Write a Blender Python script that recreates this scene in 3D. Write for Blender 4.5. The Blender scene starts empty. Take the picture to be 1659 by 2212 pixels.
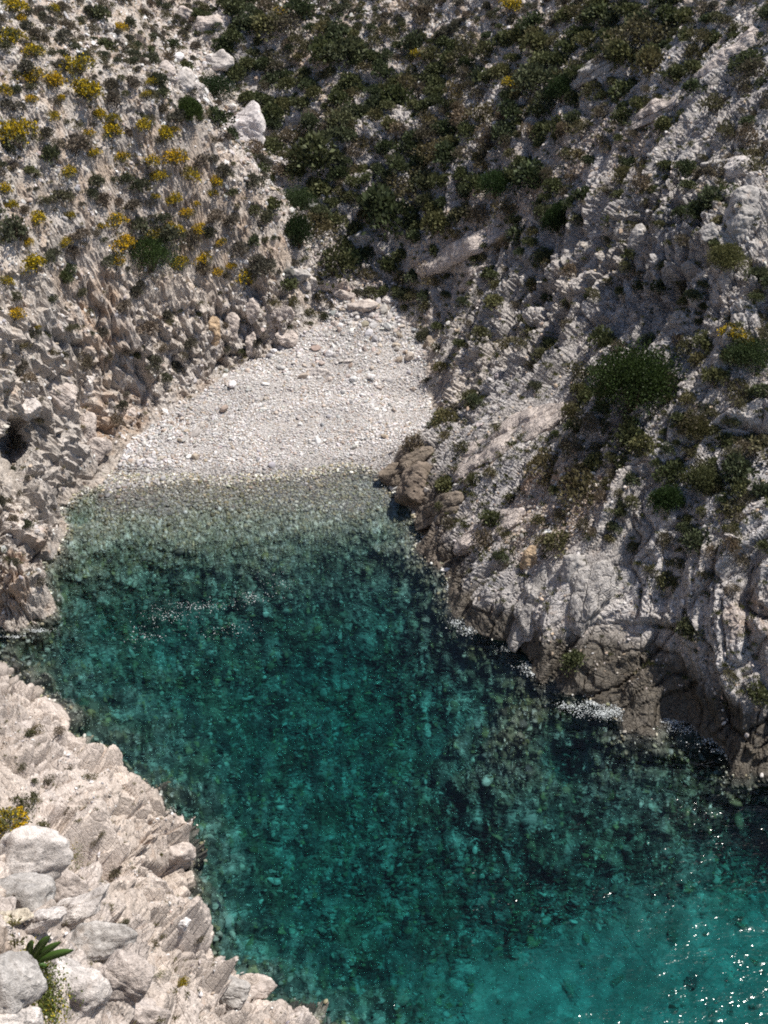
import bpy, math, random
import numpy as np
from concurrent.futures import ThreadPoolExecutor
from mathutils import Vector, Matrix
rng = np.random.default_rng(7)
random.seed(7)
sc = bpy.context.scene
COL = sc.collection
R = math.radians

# ------------------------------------------------------------------ camera, light
CAM = np.array([0.0, 0.0, 50.0]); PITCH = R(38.0); VF = R(45.0)
F = 1106.0 / math.tan(VF / 2)                      # focal length in pixels of a 1659 x 2212 picture
cam = bpy.data.cameras.new('camera'); camo = bpy.data.objects.new('camera', cam); COL.objects.link(camo)
camo.location = CAM; camo.rotation_euler = (R(90) - PITCH, 0, 0)
cam.sensor_fit = 'VERTICAL'; cam.sensor_height = 24; cam.lens = 12 / math.tan(VF / 2)
cam.clip_start = 0.1; cam.clip_end = 2000
sc.camera = camo
SUN_EL, SUN_AZ = R(64), R(66)                      # azimuth from +Y (straight ahead) towards +X (right)
w = bpy.data.worlds.new('World'); sc.world = w; w.use_nodes = True
nt = w.node_tree; bg = nt.nodes['Background']; sky = nt.nodes.new('ShaderNodeTexSky')
sky.sky_type = 'NISHITA'; sky.sun_disc = False; sky.sun_elevation = SUN_EL; sky.sun_rotation = SUN_AZ
sky.air_density = 1.0; sky.dust_density = 0.6; sky.altitude = 50
nt.links.new(sky.outputs[0], bg.inputs[0]); bg.inputs[1].default_value = 0.088
sl = bpy.data.lights.new('sun', 'SUN'); sl.energy = 4.7; sl.angle = R(0.53); sl.color = (1.0, 0.95, 0.88)
slo = bpy.data.objects.new('sun', sl); COL.objects.link(slo)
SD = Vector((math.sin(SUN_AZ) * math.cos(SUN_EL), math.cos(SUN_AZ) * math.cos(SUN_EL), math.sin(SUN_EL)))
slo.rotation_euler = SD.to_track_quat('Z', 'Y').to_euler(); slo.location = (40, 40, 90)
sc.view_settings.view_transform = 'Standard'; sc.view_settings.look = 'None'
sc.view_settings.exposure = 0.42; sc.view_settings.gamma = 1.0; sc.view_settings.use_curve_mapping = False
sc.cycles.use_denoising = False
sc.cycles.caustics_refractive = False; sc.cycles.caustics_reflective = False
sc.cycles.max_bounces = 5; sc.cycles.transparent_max_bounces = 8; sc.cycles.volume_bounces = 0
sc.cycles.pixel_filter_type = 'BLACKMAN_HARRIS'; sc.cycles.filter_width = 1.9
sc.cycles.sample_clamp_direct = 40; sc.cycles.sample_clamp_indirect = 4

# ------------------------------------------------------------------ numeric helpers
def ray(u, v):
    u = np.asarray(u, float); v = np.asarray(v, float)
    x = (u - 829.5) / F; y = (1106 - v) / F
    c, s = math.cos(PITCH), math.sin(PITCH)
    return np.stack([x, c + y * s, -s + y * c], -1)
def at_z(u, v, z):
    d = ray(u, v); return CAM + d * ((z - CAM[2]) / d[..., 2])[..., None]

U32 = np.uint32
def ihash(ix, iy, iz, seed):
    h = (ix.astype(U32) * U32(374761393)) ^ (iy.astype(U32) * U32(668265263)) ^ (iz.astype(U32) * U32(2246822519)) ^ U32((seed * 3266489917 + 977) & 0xffffffff)
    h ^= h >> U32(15); h *= U32(2246822519); h ^= h >> U32(13); h *= U32(3266489917); h ^= h >> U32(16)
    return h
def h01(h, k=0):
    if k:
        h = h * U32((k * 2654435761 + 12345) & 0xffffffff | 1); h = h ^ (h >> U32(15)); h = h * U32(2246822519); h = h ^ (h >> U32(14))
    return (h >> U32(8)).astype(np.float32) * np.float32(1 / 16777216.0)
POOL = ThreadPoolExecutor(4)
def chunked(fn, P, *a):
    n = len(P); cs = 40000
    parts = list(POOL.map(lambda i: fn(P[i:i + cs], *a), range(0, n, cs)))
    if isinstance(parts[0], tuple): return tuple(np.concatenate(q) for q in zip(*parts))
    return np.concatenate(parts)
def _vnoise(P, seed):
    fl = np.floor(P); f = (P - fl).astype(np.float32); i = fl.astype(np.int32)
    t = f * f * f * (f * (f * 6 - 15) + 10)
    out = 0
    for dx in (0, 1):
        wx = t[:, 0] if dx else 1 - t[:, 0]
        for dy in (0, 1):
            wy = t[:, 1] if dy else 1 - t[:, 1]
            for dz in (0, 1):
                wz = t[:, 2] if dz else 1 - t[:, 2]
                h = ihash(i[:, 0] + dx, i[:, 1] + dy, i[:, 2] + dz, seed)
                g = (h01(h) * 2 - 1) * (f[:, 0] - dx) + (h01(h, 1) * 2 - 1) * (f[:, 1] - dy) + (h01(h, 2) * 2 - 1) * (f[:, 2] - dz)
                out = out + g * wx * wy * wz
    return out * 1.7
def _fbm(P, seed, octs, gain=0.5, ridged=False):
    a = 1.0; s = 0; P = P.astype(np.float32); n = 0
    for o in range(octs):
        v = _vnoise(P, seed + o)
        if ridged: v = 1 - 2 * np.abs(v)
        s = s + a * v; n += a; a *= gain; P = P * 2.03 + 11.3
    return s / n
def fbm(P, scale, seed, octs=4, gain=0.5, ridged=False):
    return chunked(_fbm, np.asarray(P, np.float32) / np.float32(scale), seed, octs, gain, ridged)
def _worley(P, seed, jit):
    fl = np.floor(P); i = fl.astype(np.int32); f = (P - fl).astype(np.float32)
    n = len(P); F1 = np.full(n, 9, np.float32); F2 = F1.copy(); H = np.zeros(n, U32); D = np.zeros((n, 3), np.float32)
    for dx in (-1, 0, 1):
        for dy in (-1, 0, 1):
            for dz in (-1, 0, 1):
                h = ihash(i[:, 0] + dx, i[:, 1] + dy, i[:, 2] + dz, seed)
                ax = f[:, 0] - dx - 0.5 - (h01(h) - 0.5) * jit; ay = f[:, 1] - dy - 0.5 - (h01(h, 1) - 0.5) * jit; az = f[:, 2] - dz - 0.5 - (h01(h, 2) - 0.5) * jit
                d = ax * ax + ay * ay + az * az
                m = d < F1
                F2 = np.where(m, F1, np.minimum(F2, d)); F1 = np.where(m, d, F1); H = np.where(m, h, H)
                D[m, 0] = ax[m]; D[m, 1] = ay[m]; D[m, 2] = az[m]
    return np.sqrt(F1), np.sqrt(F2), H, D
def worley(P, seed, jit=1.0): return chunked(_worley, np.asarray(P, np.float32), seed, jit)
def sstep(a, b, x):
    t = np.clip((x - a) / (b - a), 0, 1); return t * t * (3 - 2 * t)

# ------------------------------------------------------------------ base surface of the cove: surveyed points
UVZ = '''
130 1100 0;125 1170 0;98 1260 0;90 1345 0;40 1365 0;0 1325 0
60 1200 3;30 1290 2;0 1200 4.5;60 1050 4.2;125 960 3.3;190 925 2.3;232 965 1.0;100 900 5.6;0 1000 6.2;0 850 8.8;160 850 5.2;250 850 2.8
180 1045 0;200 1000 1.2;235 1000 .25;300 900 1.0;350 780 3.7;480 700 3.9;480 795 1.6;600 690 3.7;600 750 2.1;560 620 6;400 620 7.7;250 620 9.8;100 620 12;0 600 13.8
0 300 20;0 0 26;300 500 12;500 500 9.9;620 525 7.8;540 400 12.5;400 300 17;200 300 18.5;400 180 18;200 100 22;290 20 22;330 130 19
400 60 16;420 130 15;480 200 13;540 300 11;500 20 17.5;600 420 9;650 500 7.8;700 570 5.6;760 640 3.7;800 700 2.6;680 680 2.8
700 850 1.2;600 950 .6;400 1030 0;600 1025 0;750 1002 0;400 900 .9;500 850 1.2;250 1038 0
350 960 .6;300 980 .4;450 960 .55;550 1000 .2;700 950 .6;800 920 .9;600 850 1.25;700 780 1.75;850 780 1.9;800 850 1.35;620 790 1.75;420 850 1.3;860 720 2.5;750 720 2.4;350 1005 .2;280 940 .7;480 920 .8;340 900 1.0;400 1060 -.15;600 1055 -.15;750 1050 -.2;250 1065 -.1;520 810 1.7;440 820 1.6
950 850 1.5;930 720 2.7;880 650 3.7;1000 850 3.1;1000 700 5.5;940 620 5.5;890 560 6.2;820 560 5.4;820 450 8.8;740 420 9.3;900 350 11.6;900 250 13.6;900 100 17;900 0 19.5;700 300 11.8;700 100 16.3;600 0 17.3
1000 500 9.3;1200 600 10.3;1100 700 7.3;1000 800 4.2;1000 900 3.3;870 975 1.3;840 1030 0;900 1100 0;895 1170 0;960 1240 0;970 1290 0;1080 1390 0;1150 1440 0;1220 1505 0;1300 1525 0;1450 1565 0;1550 1605 0;1659 1690 0
1100 1000 5.5;1000 1100 2.6;920 1050 1.3;950 1175 1.1;1100 1200 3.3;1050 1300 1.6;1200 1300 3.2;1200 1100 5.5;1300 900 9.3;1400 1100 8;1659 1200 9;1659 900 12.6;1400 700 12.2;1659 650 16.8;1659 500 18.6;1659 300 21.6;1659 0 26.6
1300 500 14.2;1300 250 18.6;1300 0 23.2;1100 350 14;1100 150 18;1400 1300 4.2;1300 1430 1.9;1500 1450 2.6;1659 1450 4.6;1659 1580 2.4;1200 1420 1.4;1250 1470 1.0;1420 1520 1.2;1560 1560 1.4
800 1100 -.28;500 1100 -.28;250 1100 -.22;600 1250 -1.5;200 1260 -1.4;850 1300 -2.4;500 1450 -3.4;900 1500 -4;200 1450 -2.4;1200 1700 -5;700 1800 -4.8;1600 1850 -4.5;1500 2100 -6;800 2100 -5.5;1200 2212 -6.3;1500 1700 -1.5;330 1600 -2;480 1850 -2.4;620 2080 -2.6
1300 1620 -.9;1400 1700 -1.6;1600 1740 -1.0;1200 1580 -1.7;1100 1490 -1.0;1000 1410 -1.1;1500 1880 -3.2;1300 1780 -2.8;1050 1500 -2.0;930 1400 -1.9;1450 1640 -.8;1350 1720 -2.1;1180 1640 -2.2
200 1042 .1;212 1050 .08;225 1030 .16;180 1062 -.06;160 1088 -.1;215 1015 .2;228 985 .45
220 1120 -.3;190 1150 -.4;260 1150 -.7;180 1200 -.8;150 1180 -.5;230 1190 -.9;160 1250 -1.1;130 1300 -.9;500 1150 -.6;750 1150 -.65;330 1150 -.55
0 1430 0;60 1462 0;130 1530 0;190 1600 0;260 1660 0;320 1695 0;370 1765 0;388 1830 0;410 1870 0;425 1930 0;450 2010 0;470 2060 0;510 2110 0;570 2150 0;640 2190 0;720 2230 0
0 1550 4.8;0 1700 10.5;150 1650 5.8;250 1750 5.2;330 1765 3;330 1850 4.6;200 1850 10;100 1800 14;0 1780 17;60 1880 22;250 1950 14;350 1950 6.5;380 2060 7;250 2070 18;100 2050 29;0 2100 36;0 2212 40;150 2150 32;250 2190 29.5;400 2150 14.5;450 2205 13.5;550 2190 5.5;120 1580 3.2;60 1620 6.5
'''
pts = []
for line in UVZ.replace('\n', ';').split(';'):
    if line.strip():
        u, v, z = map(float, line.split()); pts.append(at_z(np.array(u), np.array(v), z))
pts += [np.array(p, float) for p in [(-30,20,34),(-30,35,17),(-26,53,-.6),(-33,54,3),(-42,54,9),(-36,65,17),(-42,80,28),(-48,100,38),(-32,122,30),(-10,135,28),(10,132,34),
        (30,112,36),(42,82,38),(36,60,26),(29,46,10),(27,38,2),(40,34,4),(30,25,-6),(10,12,-8),(0,22,3),(0,12,20),(0,0,43),(-6,-3,48),(-15,5,44),(10,-2,24),(20,0,0),(26,44,3),(30,50,9),(34,50,11),(27,53,9.5),(30,60,15),(40,45,10),(50,60,22),(45,30,2),(33,70,22),(38,95,32),(50,80,34),(12,22,-6),(-14,12,40),(-45,30,36)]]
pts = np.array(pts)
def tps_fit(xy, z, lam):
    n = len(xy); r2 = ((xy[:, None] - xy[None]) ** 2).sum(-1); K = 0.5 * r2 * np.log(r2 + 1e-9)
    Pm = np.c_[np.ones(n), xy]; A = np.zeros((n + 3, n + 3)); A[:n, :n] = K + lam * np.eye(n); A[:n, n:] = Pm; A[n:, :n] = Pm.T
    return np.linalg.solve(A, np.r_[z, 0, 0, 0])
TW = tps_fit(pts[:, :2], pts[:, 2], 0.05)
GX = np.arange(-75, 75.01, 0.5); GY = np.arange(-12, 175.01, 0.5)
gx, gy = np.meshgrid(GX, GY); gq = np.stack([gx.ravel(), gy.ravel()], 1)
def tps_eval(q):
    out = np.empty(len(q))
    for i in range(0, len(q), 20000):
        c = q[i:i + 20000]; r2 = ((c[:, None] - pts[None, :, :2]) ** 2).sum(-1)
        out[i:i + 20000] = (0.5 * r2 * np.log(r2 + 1e-9)) @ TW[:-3] + TW[-3] + c @ TW[-2:]
    return out
ZB = tps_eval(gq).reshape(gx.shape)
ZB = np.clip(ZB, -9, 60); ZB = np.where(ZB < -3.5, -3.5 - 2.4 * np.tanh((-ZB - 3.5) / 2.4), ZB)
def gs(G, x, y):
    a = np.clip((np.asarray(x, float) - GX[0]) / 0.5, 0, len(GX) - 1.001); b = np.clip((np.asarray(y, float) - GY[0]) / 0.5, 0, len(GY) - 1.001)
    i = a.astype(int); j = b.astype(int); fa = a - i; fb = b - j
    return (G[j, i] * (1 - fa) + G[j, i + 1] * fa) * (1 - fb) + (G[j + 1, i] * (1 - fa) + G[j + 1, i + 1] * fa) * fb
def blur(M, k):
    ker = np.exp(-0.5 * (np.arange(-3 * k, 3 * k + 1) / k) ** 2); ker /= ker.sum(); n = len(ker) // 2
    for ax in (0, 1):
        Pd = np.pad(M, [(n, n) if a == ax else (0, 0) for a in (0, 1)], mode='edge'); o = 0
        for i, kk in enumerate(ker): o = o + kk * (Pd[i:i + M.shape[0], :] if ax == 0 else Pd[:, i:i + M.shape[1]])
        M = o
    return M
def hit_base(u, v):
    d = ray(u, v); t = 8.0
    while t < 220:
        p = CAM + d * t
        if p[2] < gs(ZB, p[0], p[1]): return p
        t += 0.15
    return CAM + d * 150
def poly_mask(uv, soft=1.0):                         # a region of the ground, outlined on the surface itself
    P = np.array([hit_base(u, v)[:2] for u, v in uv]); ins = np.zeros(gx.shape, bool); n = len(P)
    for i in range(n):
        x1, y1 = P[i]; x2, y2 = P[(i + 1) % n]
        c = ((y1 > gy) != (y2 > gy)) & (gx < (x2 - x1) * (gy - y1) / (y2 - y1 + 1e-12) + x1); ins ^= c
    return blur(ins.astype(float), soft)
M_beach = poly_mask([(100,1150),(150,1060),(225,1010),(245,945),(330,872),(400,830),(480,795),(600,750),(640,705),(700,668),(800,650),(880,662),(930,705),(945,800),(945,870),(925,920),(865,965),(838,995),(838,1040),(885,1100),(860,1160),(300,1190)], 0.8)
M_right = poly_mask([(640,560),(600,420),(500,250),(440,100),(380,-40),(1800,-40),(1900,2100),(1250,1800),(930,1500),(800,1250),(790,1020),(950,900),(960,800),(940,700),(880,640),(760,610)], 3)
M_scrub = poly_mask([(420,-40),(560,200),(600,400),(650,520),(760,600),(880,600),(1000,480),(1200,420),(1350,250),(1450,100),(1500,-40)], 4)
M_fore = np.where(gy < 51, 1.0, 0.0) * np.where(gx < 8, 1, 0); M_fore = blur(M_fore, 1.5)
M_big = poly_mask([(-200,1830),(120,1800),(250,1960),(420,2120),(500,2400),(-400,2400)], 1.0)
M_sand = poly_mask([(1150,2060),(1300,1960),(1500,1930),(1750,1960),(1800,2300),(1000,2300),(1050,2150)], 1.6)
M_sand2 = poly_mask([(880,2200),(900,2090),(1050,2060),(1200,2120),(1200,2300)], 1.2)
M_lcliff = poly_mask([(-60,640),(200,640),(480,660),(640,640),(640,760),(480,800),(330,880),(250,960),(130,1110),(100,1380),(-60,1400)], 1.5)
M_soil = poly_mask([(520,720-130),(380,560),(200,480),(200,380),(420,380),(560,470),(630,560)], 3)
M_soil2 = poly_mask([(870,560),(1000,560),(1250,420),(1450,300),(1400,260),(1200,330),(1000,430)], 2.5)
M_soil3 = poly_mask([(1060,1180),(1100,1080),(1250,1000),(1330,1060),(1250,1160),(1130,1240)], 1.2)
M_soil4 = poly_mask([(620,90),(690,110),(720,230),(780,330),(740,330),(680,230),(620,150)], .8)
M_slab = poly_mask([(1080,1290),(1200,1180),(1330,1180),(1400,1320),(1250,1380),(1130,1390)], 1.2)
M_slab2 = poly_mask([(905,560),(1060,480),(1110,500),(1000,580),(930,620)], .8) + poly_mask([(1330,290),(1659,60),(1659,110),(1400,300)], .8) + poly_mask([(1040,850),(1200,830),(1210,960),(1100,1040),(980,1060),(960,1000)],1.2)
M_crag = poly_mask([(1180,560),(1400,420),(1560,330),(1640,380),(1659,800),(1500,760),(1300,700),(1150,760),(1050,900),(960,960),(1000,760)], 2.5)
M_gul = poly_mask([(380,40),(460,120),(560,260),(620,400),(720,520),(820,640),(700,660),(640,560),(560,420),(480,300),(420,200),(340,80)], 1.2)
M_rust = poly_mask([(150,600),(250,590),(260,720),(180,760),(140,700)], .8) + poly_mask([(215,840),(330,840),(330,900),(240,960),(170,900)], .6) + .8 * poly_mask([(30,1150),(90,1140),(80,1320),(20,1330)], .6) + poly_mask([(1080,1040),(1230,1010),(1230,1060),(1100,1100)], .6) + poly_mask([(1540,1330),(1659,1330),(1659,1420),(1560,1400)], .8)
M_nose = poly_mask([(825,985),(900,945),(960,960),(985,1080),(960,1190),(1010,1300),(1090,1390),(940,1290),(890,1190),(880,1100),(820,1045)], 1.0)
M_lump = poly_mask([(1440,470),(1560,350),(1620,420),(1640,560),(1560,600),(1450,570)], 2)

# ------------------------------------------------------------------ terrain grid
QUAL = 1.0
OY = -8.0
def make_axis():
    core = np.arange(-27.5, 27.5, 0.075 / QUAL)
    return R(1) * np.r_[np.linspace(-60, -27.9, 70), core, np.linspace(27.9, 60, 70)]
AZ = make_axis()
rr = [5.0]
while rr[-1] < 185:
    r = rr[-1]; k = 0.0019 if r < 50 else 0.00155
    rr.append(r + (r * k if r < 135 else r * 0.01) / QUAL)
RR = np.array(rr)
az, r2 = np.meshgrid(AZ, RR)
X = np.sin(az) * r2; Y = np.cos(az) * r2 + OY
NR, NC = X.shape
print('grid', NR, NC, NR * NC)
Z = gs(ZB, X, Y)
def gcubic(x, y):                                   # smooth upsample: blurred grid avoids facets
    return gs(ZBs, x, y)
ZBs = blur(ZB, 1); Z = gcubic(X, Y)
P0 = np.stack([X, Y, Z], -1).reshape(-1, 3)
# smooth base normal from the coarse grid
ZS = blur(ZB, 3)
dzy, dzx = np.gradient(ZS, 0.5)
nx = -gs(dzx, P0[:, 0], P0[:, 1]); ny = -gs(dzy, P0[:, 0], P0[:, 1]); nl = np.sqrt(nx * nx + ny * ny + 1)
N0 = np.stack([nx / nl, ny / nl, 1 / nl], -1).astype(np.float32)
S = lambda G: gs(G, P0[:, 0], P0[:, 1]).astype(np.float32)
m_beach, m_right, m_scrub, m_big, m_fore = S(M_beach), S(M_right), S(M_scrub), S(M_big), S(M_fore)
slope_b = np.sqrt(nx * nx + ny * ny).astype(np.float32)
m_beach = m_beach * sstep(.85, .5, slope_b) * (P0[:, 2] < 5.5)
m_beach = np.maximum(m_beach, np.where((P0[:, 1] > 70.3) & (P0[:, 2] < .3), 1, 0)).astype(np.float32)
m_bnear = np.clip(S(blur(M_beach, 9)) * 2.4, 0, 1)
P0[:, 2] = np.where(P0[:, 1] > 70.3, np.maximum(P0[:, 2], .12), P0[:, 2])
bplane = 0.032 * (P0[:, 1] - 69.3)
P0[:, 2] = np.where(m_beach > .2, np.maximum(P0[:, 2], np.where(P0[:, 1] > 69.3, bplane, P0[:, 2])), P0[:, 2])
m_sand = np.clip(S(M_sand) + 0.6 * S(M_sand2), 0, 1); m_lc = S(M_lcliff)
m_soil = np.clip(0.8 * S(M_soil) + S(M_soil2) * .8 + S(M_soil3) + S(M_soil4), 0, 1)
m_gul = S(M_gul)
m_slab = np.clip(S(M_slab) + S(M_slab2), 0, 1); m_crag = S(M_crag); m_lump = S(M_lump)
under = sstep(0.3, -0.8, P0[:, 2])
P32 = P0.astype(np.float32)
warp = np.stack([fbm(P32, 4.0, 50 + k, 2) for k in range(3)], -1)

def frame(n, d):                                     # rows: along strike, along dip, bed normal
    n = np.array(n, float); n /= np.linalg.norm(n); d = np.array(d, float); d -= n * d.dot(n); d /= np.linalg.norm(d)
    return np.stack([d, np.cross(n, d), n])
def fractured(P, fr, sizes, seed, warpk=0.5, tilt=1.0, rough=1.0, cr=1.0):
    """blocky broken rock: every cell is a tilted facet, joints between cells are cut down"""
    Q = (P + warp_cur * warpk) @ fr.T.astype(np.float32); h = 0; cell = 0; amp_s = 1.0
    for k, (a, b, c, amp, cw) in enumerate(sizes):
        q = Q / np.array([a, b, c], np.float32)
        F1, F2, H, D = worley(q, seed + 17 * k, 0.95)
        g = np.stack([h01(H, 5) - .5, h01(H, 6) - .5, h01(H, 7) - .5], -1) * 2
        facet = (h01(H, 3) - 0.5) + tilt * (g * D).sum(-1)
        e = sstep(0.0, cw, F2 - F1)
        h = h + amp * (facet - cr * (1 - e) * 0.75)
        cell = cell + h01(H, 4) / (2 ** k)
    return h, cell
# bedding that dips towards the water on the right slope
FR_R = frame((-0.16, -0.70, 0.66), (1, .28, .67))
FR_L = frame((0.85, -0.35, 0.25), (0.1, -0.3, 1))    # upright flutes on the left cliffs
FR_B = frame((0.1, -0.2, 1), (1, 0.3, 0))
disp = np.zeros(len(P0), np.float32); cellc = np.full(len(P0), 0.5, np.float32); extra = np.zeros((len(P0), 3), np.float32)
def region(wt, fn):
    global warp_cur
    idx = np.nonzero(wt > 0.01)[0]
    warp_cur = warp[idx]
    h, c = fn(P32[idx], idx)
    disp[idx] += wt[idx] * h; cellc[idx] = cellc[idx] * (1 - wt[idx]) + wt[idx] * c
rock = (1 - m_beach)
big_n = fbm(P32, 9.0, 3, 3); mid_n = fbm(P32, 2.5, 21, 4); fine_n = fbm(P32, 0.5, 31, 3)
# right slope
def f_right(P, idx):
    cg = m_crag[idx]; slab = m_slab[idx]; scb = m_scrub[idx] * (1 - cg); soil = m_soil[idx]
    h1, c1 = fractured(P, FR_R, [(9, 4.2, 1.7, .6, .06), (4.6, 2.4, .65, .34, .08), (1.8, 1.1, .34, .15, .12), (.6, .45, .17, .05, .22)], 100, .7, 1.0)
    FRc = frame((-0.55, -0.55, 0.25), (0.0, 0.25, 1))
    h2, c2 = fractured(P, FRc, [(4.2, 1.9, 1.6, 1.1, .1), (1.9, .85, .7, .62, .14), (.8, .4, .32, .2, .2)], 140, .5, 1.1)
    a = np.clip(0.65 * cg + 0.25 * scb + 0.12 * sstep(-.1, .4, big_n[idx]), 0, 1)
    c = (P @ FR_R[2].astype(np.float32)) + .25 * mid_n[idx] + .6 * big_n[idx]
    def saw(T, s): f = np.mod(c / T + s, 1.0); return np.where(f < .82, f / .82, (1 - f) / .18) - .5
    hb = 1.0 * saw(3.1, .6) + .6 * saw(1.3, .1) + .3 * saw(.55, .37) * sstep(-.5, .1, mid_n[idx])
    h = h1 * (1 - a) * .75 + h2 * a + hb * (1 - .45 * a) * (1 + .8 * slab)
    amp = (0.85 + 0.35 * cg + 0.35 * big_n[idx]) * (1 - 0.55 * soil) * (1 - 0.68 * slab)
    return h * np.clip(amp, .2, 2) + .6 * big_n[idx] * (1 - slab) + .2 * mid_n[idx], c1 * (1 - a) + c2 * a
w_right = m_right * rock * (1 - m_fore) * (1 - .92 * under)
region(w_right, f_right)
# left rubble slope and left cliffs
w_left = np.clip(1 - m_right, 0, 1) * rock * (1 - m_fore) * (1 - under)
def f_left(P, idx):
    lc = m_lc[idx]
    h1, c1 = fractured(P, FR_L, [(2.0, 1.6, 1.2, .36, .12), (.8, .65, .55, .2, .18), (.36, .3, .26, .09, .25)], 200, .5, 1.0)
    h2, c2 = fractured(P, FR_L, [(2.8, 1.7, 1.4, .8, .09), (1.2, .8, .6, .42, .13), (.5, .34, .28, .17, .25)], 240, .6, 1.1)
    s = m_soil[idx]
    rub = sstep(-.25, .25, mid_n[idx] + .5 * big_n[idx])
    h = h1 * (0.35 + .45 * rub) * (1 - .6 * s) * (1 - lc) + h2 * lc
    return h + .3 * big_n[idx] + .15 * mid_n[idx] + .04 * fine_n[idx], c1 * (1 - lc) + c2 * lc
region(w_left, f_left)
# foreground cliff: upright weathered flutes, then large rounded boulder-like masses at the near corner
w_fore = m_fore * sstep(-1.2, -.2, P0[:, 2]).astype(np.float32)
FR_F = frame((0.9, 0.25, 0.2), (-0.25, -0.35, 1))
def f_fore(P, idx):
    b = m_big[idx]
    h1, c1 = fractured(P, FR_F, [(6, 2.4, 1.9, 1.5, .1), (2.8, 1.2, .8, .62, .14), (1.1, .55, .38, .13, .2), (.4, .22, .16, .03, .35)], 300, .45, .8, cr=.8)
    q, c2 = fractured(P, frame((.3, .3, 1), (1, .5, 0)), [(2.8, 1.9, 1.6, 1.2, .16), (1.2, .8, .6, .35, .2), (.4, .3, .2, .06, .3)], 340, .25, .7, cr=.9)
    return h1 * (1 - b) + q * b + (.5 * big_n[idx] + .2 * mid_n[idx] + .05 * fine_n[idx]), c1 * (1 - b) + c2 * b
region(w_fore, f_fore)
# sea bed: boulders, cobbles, and sand further out
w_bed = (under * (1 - np.maximum(w_fore, 0))).astype(np.float32) * (1 - .3 * w_right)
def f_bed(P, idx):
    h, c = fractured(P, FR_B, [(2.6, 1.8, 1.6, .5, .3), (.9, .7, .6, .28, .4), (.42, .34, .3, .14, .5)], 400, .4, .6)
    k = (1 - .85 * m_sand[idx]) * (1 - .75 * np.maximum(m_beach[idx], .8 * m_bnear[idx] * sstep(-1.6, -.5, P[:, 2])))
    return h * k + .4 * big_n[idx] * (1 - m_beach[idx]) + .12 * mid_n[idx] * k, c
region(w_bed, f_bed)
# beach shingle: gentle berms
disp += m_beach * (.10 * mid_n + .06 * np.sin(P32[:, 1] * 2.2 + mid_n * 2) * sstep(0, 1, P32[:, 2]) + .02 * fine_n)
# keep the shoreline where it is: ease displacement at the water's edge except on the cliffs
zz = P0[:, 2]
edge = np.exp(-(zz / 0.35) ** 2) * (0.45)
disp = disp * (1 - edge).astype(np.float32) - (0.12 * edge * (1 - m_beach)).astype(np.float32)
disp += (m_lump * 1.8).astype(np.float32)
disp = np.where((disp > 0) & (zz > -.5), disp * (.25 + .75 * sstep(.0, 2.0, zz)), disp).astype(np.float32)
# hollow of the dark cave in the left cliff
cv = hit_base(35, 975); dcv = P0 - cv
cg_ = np.exp(-(((dcv[:, 0]) / 2.6) ** 4 + (dcv[:, 1] / 1.9) ** 4 + (dcv[:, 2] / 1.15) ** 4)).astype(np.float32)
PT = P0 + N0 * disp[:, None] + cg_[:, None] * np.array([-2.2, 4.6, -2.0])
PT[:, 2] = np.where((P0[:, 1] > 70.3) & (PT[:, 2] < .12), .12, PT[:, 2])
# sideways shove so that blocks overhang and joints are not all vertical
PT += np.stack([fbm(P32, 1.3, 71, 2), fbm(P32, 1.3, 72, 2), np.zeros(len(P0))], -1) * (0.16 * rock * (1 - under))[:, None]
PT3 = PT.reshape(NR, NC, 3)
du = PT3[:, 1:] - PT3[:, :-1]; 
tu = np.zeros_like(PT3); tu[:, 1:-1] = PT3[:, 2:] - PT3[:, :-2]; tv = np.zeros_like(PT3); tv[1:-1] = PT3[2:] - PT3[:-2]
NT = np.cross(tu, tv).reshape(-1, 3); NT /= np.linalg.norm(NT, axis=1, keepdims=True) + 1e-9; NT[NT[:, 2] < -1] *= -1

# ------------------------------------------------------------------ mesh helpers
def np_mesh(name, V, Fc, smooth=False):              # V (n,3), Fc (m,k) constant k
    me = bpy.data.meshes.new(name); V = np.ascontiguousarray(V, np.float32); Fc = np.ascontiguousarray(Fc, np.int32)
    n, k = Fc.shape
    me.vertices.add(len(V)); me.vertices.foreach_set('co', V.ravel())
    me.loops.add(n * k); me.loops.foreach_set('vertex_index', Fc.ravel())
    me.polygons.add(n); me.polygons.foreach_set('loop_start', np.arange(0, n * k, k, dtype=np.int32))
    me.polygons.foreach_set('use_smooth', np.full(n, smooth, bool))
    me.update(calc_edges=True); return me
def add_attr(me, name, vals, domain='POINT'):
    a = me.attributes.new(name, 'FLOAT_COLOR', domain); v = np.ones((len(vals), 4), np.float32); v[:, :vals.shape[1]] = vals
    a.data.foreach_set('color', v.ravel())
def link(name, me, mat=None, parent=None):
    o = bpy.data.objects.new(name, me); COL.objects.link(o)
    if mat and me and not me.materials: me.materials.append(mat)
    if parent: o.parent = parent
    return o
def tag(o, label=None, cat=None, group=None, kind=None):
    for k, v in (('label', label), ('category', cat), ('group', group), ('kind', kind)):
        if v: o[k] = v
    return o

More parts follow.
